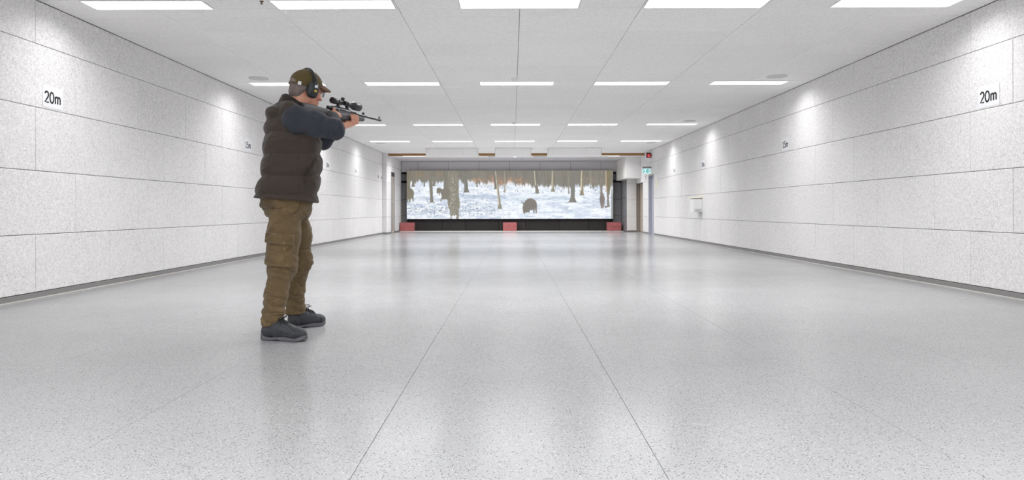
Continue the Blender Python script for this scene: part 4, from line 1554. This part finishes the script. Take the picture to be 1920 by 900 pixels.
# ---- fleece sleeves
def sleeve(sh, el, wr, inner, hook, seed, rads, slack):
    sh, el, wr = np.array(sh), np.array(el), np.array(wr)
    cuff = wr + (el - wr) * .06

    def f(P):
        d = chain(P, [inner, sh, sh * .55 + el * .45, el, cuff], rads, .03)
        ax = ((el - sh) / np.linalg.norm(el - sh)).astype(np.float32)
        al = (P - sh.astype(np.float32)) @ ax
        near = np.exp(-(np.linalg.norm(P - el.astype(np.float32), axis=1) / .09) ** 2)
        d = d - .0045 * wob(P, 26, seed) -   .002 * np.sin(al * 95 + 2.2 * wob(P, 20, seed + 1)) * (.35 + near) * slack
        # creases radiating from the elbow and the armpit
        d = d - .0016 * wob(P, 70, seed + 2)
        fw = ((cuff - el) / np.linalg.norm(cuff - el)).astype(np.float32)
        over = (P - cuff.astype(np.float32)) @ fw
        d = smx(d, np.where(np.linalg.norm(P - cuff.astype(np.float32), axis=1) < .09, over, -1), .004)
        return d
    return f, cuff


fr_, cuffR = sleeve((-1.366, 4.402, 1.396), ELR, WRR, (-1.445, 4.50, 1.395), None, 21, [.075, .086, .082, .062, .040], 1.0)
so = organic('sleeve', off_rifle(fr_), (-1.60, 4.24, 1.20), (-1.02, 4.80, 1.56), 0.005, M['fleece'], person, PO)
fl_, cuffL = sleeve(SHL, ELL, WRL, (-1.49, 4.62, 1.385), None, 31, [.080, .086, .068, .050, .040], 1.0)
so2 = organic('sleeve', off_rifle(fl_), (-1.64, 4.50, 1.16), (-1.10, 5.05, 1.53), 0.005, M['fleece'], person, PO)
for c, w, e, par in ((cuffR, WRR, ELR, so), (cuffL, WRL, ELL, so2)):
    ax = Vector(np.array(w) - np.array(e)).normalized()
    B(PO).lathe([(.034, -.030), (.041, -.028), (.0425, -.012), (.041, .004), (.034, .006)], c, tuple(ax), 24).build('cuff', M['fleece'], par, True)


# ---- trousers
def legs_base(P):
    d = loft(P, [(0.78, -1.475, 4.570, .135, .170, 12, 2.0), (0.84, -1.482, 4.572, .158, .188, 12, 2.2), (0.92, -1.480, 4.570, .166, .195, 14, 2.2), (0.98, -1.472, 4.568, .168, .195, 14, 2.2)])
    r = chain(P, [(-1.462, 4.475, .82), (-1.470, 4.462, .66), (-1.476, 4.450, .471), (-1.513, 4.440, .291), (-1.536, 4.428, .115)], [.104, .098, .086, .066, .069], .04)
    l = chain(P, [(-1.488, 4.665, .82), (-1.474, 4.720, .66), (-1.474, 4.775, .471), (-1.512, 4.820, .285), (-1.514, 4.846, .115)], [.104, .098, .084, .062, .067], .04)
    return sm(d, np.minimum(r, l), .035)


def fold(x):
    """rounded crests, sharp valleys"""
    return 2.6 * np.abs(np.sin(x / 2)) - 1.6


def trousers(P):
    d = legs_base(P)
    z = P[:, 2]
    n1, n2 = wob(P, 18, 41), wob(P, 34, 42)
    ank = np.clip((.34 - z) / .22, 0, 1) * np.clip((z - .085) / .05, .15, 1)
    knee = np.exp(-((z - .46) / .10) ** 2)
    hip = np.exp(-((z - .80) / .09) ** 2)
    side = P[:, 0] * 9 + P[:, 1] * 6
    d = d - .0075 * ank * (.6 + .5 * n2) * fold(z * 120 + 2.6 * n1 + side * 1.8) - .0040 * knee * (.5 + .5 * n1) * fold(z * 130 + side * 3.0 + 1.5 * n2) - .0035 * hip * fold(z * 70 - side * 2.6 + n1)
    crease = wob(P * A3(.7, .7, 1.9), 24, 44) + .3 * n2
    crease2 = wob(P * A3(.8, .8, 1.6), 44, 45)
    d = d + .0065 * np.exp(-(crease / .13) ** 2) * (.35 + ank + knee + .6 * hip) + .0030 * np.exp(-(crease2 / .18) ** 2)
    d = d - .0022 - .0026 * n1 - .0018 * n2 - .0016 * wob(P, 75, 43)
    low = np.where(P[:, 1] < 4.64, np.clip(.092 + .28 * (P[:, 0] + 1.53), .082, .2) - z, np.clip(.096 + .18 * (P[:, 0] + 1.51), .092, .2) - z)
    d = smx(d, low, .008)
    d = d + .0035 * np.exp(-(polyline(P, SIDE_SEAM) / .004) ** 2) + .005 * np.exp(-(polyline(P, SLANT) / .005) ** 2)
    # the legs are hollow at the hem
    r = chain(P, [(-1.513, 4.440, .291), (-1.538, 4.428, .02)], [.052, .054])
    l = chain(P, [(-1.512, 4.820, .285), (-1.514, 4.846, .02)], [.050, .053])
    return smx(d, -np.maximum(np.minimum(r, l), z - .10), .006)


SIDE_SEAM = [tuple(surf(legs_base, np.array(p) + CAMDIR * .35, CAMDIR, .7)) for p in ((-1.475, 4.47, .84), (-1.470, 4.46, .74), (-1.470, 4.46, .66))]
SIDE_SEAM2 = [(-1.478, 4.45, .44), (-1.512, 4.44, .30), (-1.527, 4.43, .14)]
SLANT = [tuple(surf(legs_base, np.array(p) + CAMDIR * .35, CAMDIR, .7)) for p in ((-1.372, 4.50, .865), (-1.385, 4.48, .815), (-1.42, 4.47, .785))]
to = organic('trousers', trousers, (-1.70, 4.24, 0.03), (-1.25, 4.96, 0.99), 0.0052, M['trousers'], person, PO)


def cargo(grow, box, seed):
    c, hs, R, rnd = box

    def f(P):
        d = legs_base(P) - grow - .0026 * wob(P, 18, 41) - .004 * wob(P, 42, seed) - .003 * np.sin(P[:, 2] * 120 + 3 * wob(P, 20, seed + 1))
        return smx(d, boxd(P, c, hs, R, rnd), .006)
    return f


TILT = math.radians(-7)
CR = np.stack([(math.cos(.29), -math.sin(.29) * 0 - .0, 0), (0, 1, 0), (0, 0, 1)]).astype(np.float32)
_ax = np.array((.957, .29, 0)); _up = np.array((0, 0, 1.0))
_ax2 = _ax * math.cos(TILT) + _up * math.sin(TILT); _up2 = _up * math.cos(TILT) - _ax * math.sin(TILT)
CR = np.stack([_ax2, np.array((.29, -.957, 0)), _up2]).astype(np.float32)
po = organic('cargo_pocket', cargo(.013, ((-1.473, 4.385, .565), (.083, .07, .098), CR, .012), 51), (-1.62, 4.26, .43), (-1.33, 4.48, .70), 0.0045, M['trousers'], to, PO)
organic('pocket_flap', cargo(.021, ((-1.472, 4.385, .640), (.087, .072, .034), CR, .010), 55), (-1.62, 4.26, .57), (-1.33, 4.48, .71), 0.004, M['trousers'], to, PO)
for x, z in ((-1.462, .612), (-1.462, .572)):
    p = surf(legs_base, np.array((x, 4.46, z)) + CAMDIR * .35, CAMDIR, .7) + CAMDIR * .026
    B(PO).lathe([(.0045, -.006), (.0045, .001), (.001, .002)], p, tuple(CAMDIR), 12).build('snap', M['brass'], to, True)
p = surf(legs_base, np.array((-1.405, 4.47, .785)) + CAMDIR * .35, CAMDIR, .7) + CAMDIR * .003
B(PO).tube([np.array(q) + CAMDIR * .002 for q in SLANT], .0032, 6).build('pocket_seam', M['trousers_seam'], to, True)
B(PO).lathe([(.0035, -.003), (.0035, .002), (.001, .003)], p, tuple(CAMDIR), 10).build('rivet', M['brass'], to, True)
bp = organic('back_pocket_flap', cargo(.006, ((-1.585, 4.47, .850), (.055, .12, .016), CR, .008), 57), (-1.70, 4.28, .79), (-1.50, 4.60, .89), 0.0045, M['trousers_seam'], to, PO)


# ---- shoes
def shoe(toe, heel, seed):
    toe, heel = np.array(toe), np.array(heel)
    L = np.linalg.norm(toe - heel)
    fx = (toe - heel) / L
    fy = np.array((-fx[1], fx[0]))

    def loc(P):
        q = P[:, :2] - heel.astype(np.float32)
        return np.stack([q @ fx.astype(np.float32), q @ fy.astype(np.float32), P[:, 2]], -1)

    def w(l, s, z):
        p = heel + fx * l + fy * s
        return np.array((p[0], p[1], z))

    def foot_outline(Q, grow=0.0):
        a = chain(np.stack([Q[:, 0], Q[:, 1], np.zeros(len(Q), np.float32)], -1), [(.040, 0, 0), (L * .45, .002, 0), (L - .056, 0.004, 0)], [.037 + grow, .037 + grow, .050 + grow], .02)
        return a

    def upper(P):
        Q = loc(P)
        d = chain(Q, [(.045, 0, .062), (L * .42, 0, .062), (L - .060, 0, .042)], [.036, .041, .040], .03)
        d = sm(d, ell(Q, (L - .062, .002, .044), (.058, .046, .036)), .02)
        d = sm(d, chain(Q, [(.050, 0, .06), (.062, 0, .100)], [.035, .033]), .03)
        d = sm(d, cone(Q, (.088, 0, .104), (L * .60, 0, .074), .031, .031), .03)
        d = sm(d, cone(Q, (.112, 0, .118), (L * .55, 0, .095), .016, .014), .02)
        d = d + .0028 * np.exp(-(np.abs(Q[:, 0] - (L - .078 + .3 * np.abs(Q[:, 1]))) / .003) ** 2) + .0028 * np.exp(-(np.abs(Q[:, 0] - (.075 - .3 * (Q[:, 2] - .06))) / .003) ** 2)
        d = d + .0024 * np.exp(-(np.abs(Q[:, 2] - .055 - .06 * np.sin(Q[:, 0] * 14)) / .003) ** 2) * (Q[:, 0] < L * .7)
        d = d - .0016 * wob(P, 45, seed)
        d = smx(d, Q[:, 2] - (.104 + .30 * np.clip(Q[:, 0] - .06, 0, .1)), .008)
        return smx(d, .022 - Q[:, 2], .004)

    def sole(P):
        Q = loc(P)
        o = foot_outline(Q, .0015)
        z0 = .0015 + .014 * np.clip((Q[:, 0] - (L - .07)) / .07, 0, 1) ** 2 + .004 * np.clip((.03 - Q[:, 0]) / .05, 0, 1)
        z1 = .024 + .020 * np.clip((Q[:, 0] - (L - .08)) / .07, 0, 1) ** 2 + .020 * np.clip((.07 - Q[:, 0]) / .07, 0, 1) ** 2 + .004 * np.cos(Q[:, 0] * 36)
        arch = np.exp(-((Q[:, 0] - L * .40) / .02) ** 2) * .007
        d = smx(o, np.maximum(Q[:, 2] - z1, z0 + arch - Q[:, 2]), .006)
        return d + .0010 * np.exp(-(np.abs(Q[:, 2] - z1 + .010) / .0018) ** 2)
    lo = np.array((min(toe[0], heel[0]) - .09, min(toe[1], heel[1]) - .09, -.004)); hi = np.array((max(toe[0], heel[0]) + .09, max(toe[1], heel[1]) + .09, .16))
    s = organic('shoe', upper, lo, hi, 0.0038, M['shoe'], person, PO)
    organic('sole', sole, lo, hi, 0.0035, M['sole'], s, PO)
    lc = B(PO)

    def top(l, q, up=.0015):
        """point on the shoe seen from above"""
        p = surf(upper, w(l, q, .20), (0, 0, 1), .2)
        return (p if p[2] < .19 else w(l, q, .055)) + (0, 0, up)
    for k in range(4):
        l = .128 + .017 * k
        lc.tube([top(l, -.026), top(l + .004, -.013, .004), top(l + .008, 0, .005), top(l + .012, .013, .003), top(l + .014, .026)], .0026, 6)
        lc.tube([top(l, .026), top(l + .004, .013, .004), top(l + .008, 0, .006), top(l + .012, -.013, .003), top(l + .014, -.026)], .0026, 6)
    kz = top(.130, 0, .006)
    fw3, sd3 = np.array((*fx, 0)), np.array((*fy, 0))
    lc.lathe([(.001, -.006), (.006, -.003), (.006, .003), (.001, .006)], kz, (0, 0, 1), 10)
    for sgn in (-1, 1):     # the bow: two loops and two ends
        lc.tube([kz + fw3 * (.034 * math.sin(a / 2) + .010 * math.sin(a)) + sd3 * sgn * (.030 * math.sin(a / 2) - .012 * math.sin(a)) + np.array((0, 0, .020 * math.sin(a / 2))) for a in np.linspace(0, 2 * math.pi, 17)], .0024, 6)
        lc.tube([kz, kz + fw3 * .016 + sd3 * sgn * .022 + (0, 0, .002), top(.152, sgn * .028, .003), top(.160, sgn * .035, .002)], .0022, 6)
    lc.build('lace', M['lace'], s, True)
    B(PO).tube([w(.016, 0, .085), w(.004, 0, .098), w(.002, 0, .115), w(.018, 0, .118)], .004, 6).build('pull_tab', M['lace'], s, True)
    return s


shoe(TOER, HEELR, 61)
shoe(TOEL, HEELL, 62)

# ------------------------------------------------------------------ the rifle
rifle = tag(empty('rifle', tuple(RO)), 'dark hunting rifle with telescopic sight held at the shoulder', 'rifle')
OR = tuple(RO)


def rl(prof, t, r=0.0, n=24):
    """lathe along the bore: prof of (radius, s)"""
    return B(OR).lathe(prof, rf(0, r, t), tuple(RA), n)


lo = np.min([rf(-.36, r, t) for r in (-.05, .05) for t in (-.21, -.03)] + [rf(.42, r, t) for r in (-.05, .05) for t in (-.21, -.03)], 0)
hi = np.max([rf(-.36, r, t) for r in (-.05, .05) for t in (-.21, -.03)] + [rf(.42, r, t) for r in (-.05, .05) for t in (-.21, -.03)], 0)
organic('stock', stock, lo, hi, 0.0038, M['stock'], rifle, OR)


def pad_f(P):
    Q = to_rifle(P)
    d = ((np.abs(Q[:, 1] / .0205) ** 2.6 + np.abs((Q[:, 2] + .128) / .063) ** 2.6 + 1e-9) ** (1 / 2.6) - 1) * .0205
    return smx(d, np.abs(Q[:, 0] + .332) - .012, .004)


organic('butt_pad', pad_f, rf(-.33, 0, -.128) - .10, rf(-.33, 0, -.128) + .10, 0.004, M['rubber'], rifle, OR)
rl([(.012, -.02), (.0165, -.012), (.0175, .0), (.0175, .20), (.0165, .215), (.0125, .24)], TB).build('receiver', M['gunmetal'], rifle, True)


def obox(s0, s1, r0, r1, t0, t1, c=.002):
    b = B().box(s0, s1, r0, r1, t0, t1, c)
    return B(OR).add([rf(*p) for p in b.v], b.f)


obox(.015, .21, -.0165, .0165, -.080, -.050, .004).build('receiver_body', M['gunmetal_light'], rifle)
obox(.08, .145, .0150, .0178, -.064, -.048, .001).build('ejection_port', M['scope_black'], rifle)
rl([(.0125, .235), (.0115, .30), (.0092, .42), (.0084, .60), (.0088, .605), (.0088, .628), (.0050, .629)], TB).build('barrel', M['gunmetal'], rifle, True)
obox(.595, .622, -.004, .004, TB + .006, TB + .012, .001).build('sight_base', M['gunmetal'], rifle)
B(OR).add([rf(*p) for p in ((.597, -.0016, TB + .011), (.620, -.0016, TB + .011), (.616, -.0016, TB + .028), (.610, -.0016, TB + .028),
                            (.597, .0016, TB + .011), (.620, .0016, TB + .011), (.616, .0016, TB + .028), (.610, .0016, TB + .028))],
          [(0, 1, 2, 3), (7, 6, 5, 4), (0, 4, 5, 1), (1, 5, 6, 2), (2, 6, 7, 3), (3, 7, 4, 0)]).build('front_sight', M['gunmetal'], rifle)
obox(.375, .400, -.006, .006, TB + .009, TB + .016, .001).build('rear_sight_base', M['gunmetal'], rifle)
obox(.386, .391, -.010, .010, TB + .016, TB + .026, .001).build('rear_sight', M['gunmetal'], rifle)
# bolt with its handle and shroud
rl([(.004, -.052), (.012, -.048), (.0135, -.030), (.0135, -.012)], TB).build('bolt_shroud', M['scope_black'], rifle, True)
bh = B(OR).tube([rf(.004, .012, TB), rf(.000, .030, TB - .006), rf(-.006, .046, TB - .016)], [.0055, .005, .005], 10).build('bolt_handle', M['gunmetal_light'], rifle, True)
B(OR).lathe([(.001, -.011), (.007, -.009), (.0105, -.002), (.0095, .006), (.004, .010), (.001, .0105)], rf(-.008, .053, TB - .020), tuple(RR), 16).build('bolt_knob', M['scope_black'], bh, True)
# trigger, guard and magazine
tg = B(OR).tube([rf(.025, 0, -.117), rf(.030, 0, -.140), rf(.050, 0, -.150), rf(.085, 0, -.150), rf(.102, 0, -.138), rf(.106, 0, -.115)], .0034, 8).build('trigger_guard', M['gunmetal'], rifle, True)
B(OR).tube([rf(.074, 0, -.112), rf(.068, 0, -.126), rf(.072, 0, -.140)], [.0035, .003, .0022], 8).build('trigger', M['gunmetal_light'], rifle, True)
obox(.110, .150, -.012, .012, -.130, -.108, .003).build('magazine', M['scope_black'], rifle)
# mounts and telescopic sight
obox(.03, .20, -.0105, .0105, -.0415, -.034, .0015).build('mount_rail', M['scope_black'], rifle)
for s in (.075, .182):
    obox(s - .008, s + .008, -.010, .010, -.036, -.013, .002).build('mount_ring', M['scope_black'], rifle)
    rl([(.016, s - .009), (.0195, s - .009), (.0195, s + .009), (.016, s + .009)], 0).build('mount_ring', M['scope_black'], rifle, True)
sc = rl([(.0155, .0005), (.0185, 0), (.0215, .003), (.0215, .040), (.0205, .046), (.0210, .056), (.0195, .062), (.0152, .078), (.0152, .205), (.0180, .222), (.0285, .256), (.0302, .262), (.0302, .330), (.0285, .334), (.0262, .334)], 0, n=32).build('scope', M['scope_black'], rifle, True)
rl([(.0150, .0), (.0165, .0012)], 0, n=24).build('eyepiece_lens', M['scope_glass'], sc)
rl([(.0262, .333), (.0255, .3345)], 0, n=24).build('objective_lens', M['scope_glass'], sc)
B(OR).lathe([(.0185, .012), (.0185, .016), (.0125, .018), (.0135, .021), (.0135, .034), (.012, .037), (.001, .0372)], rf(.130, 0, 0), tuple(RT), 20).build('turret', M['scope_black'], sc, True)
B(OR).lathe([(.0165, .012), (.0165, .016), (.0115, .018), (.0125, .021), (.0125, .032), (.011, .035), (.001, .0352)], rf(.130, 0, 0), tuple(RR), 20).build('turret', M['scope_black'], sc, True)
B(OR).lathe([(.0165, .012), (.0165, .016), (.0115, .018), (.0125, .021), (.0125, .028), (.011, .030), (.001, .0302)], rf(.130, 0, 0), tuple(-RR), 20).build('turret', M['scope_black'], sc, True)
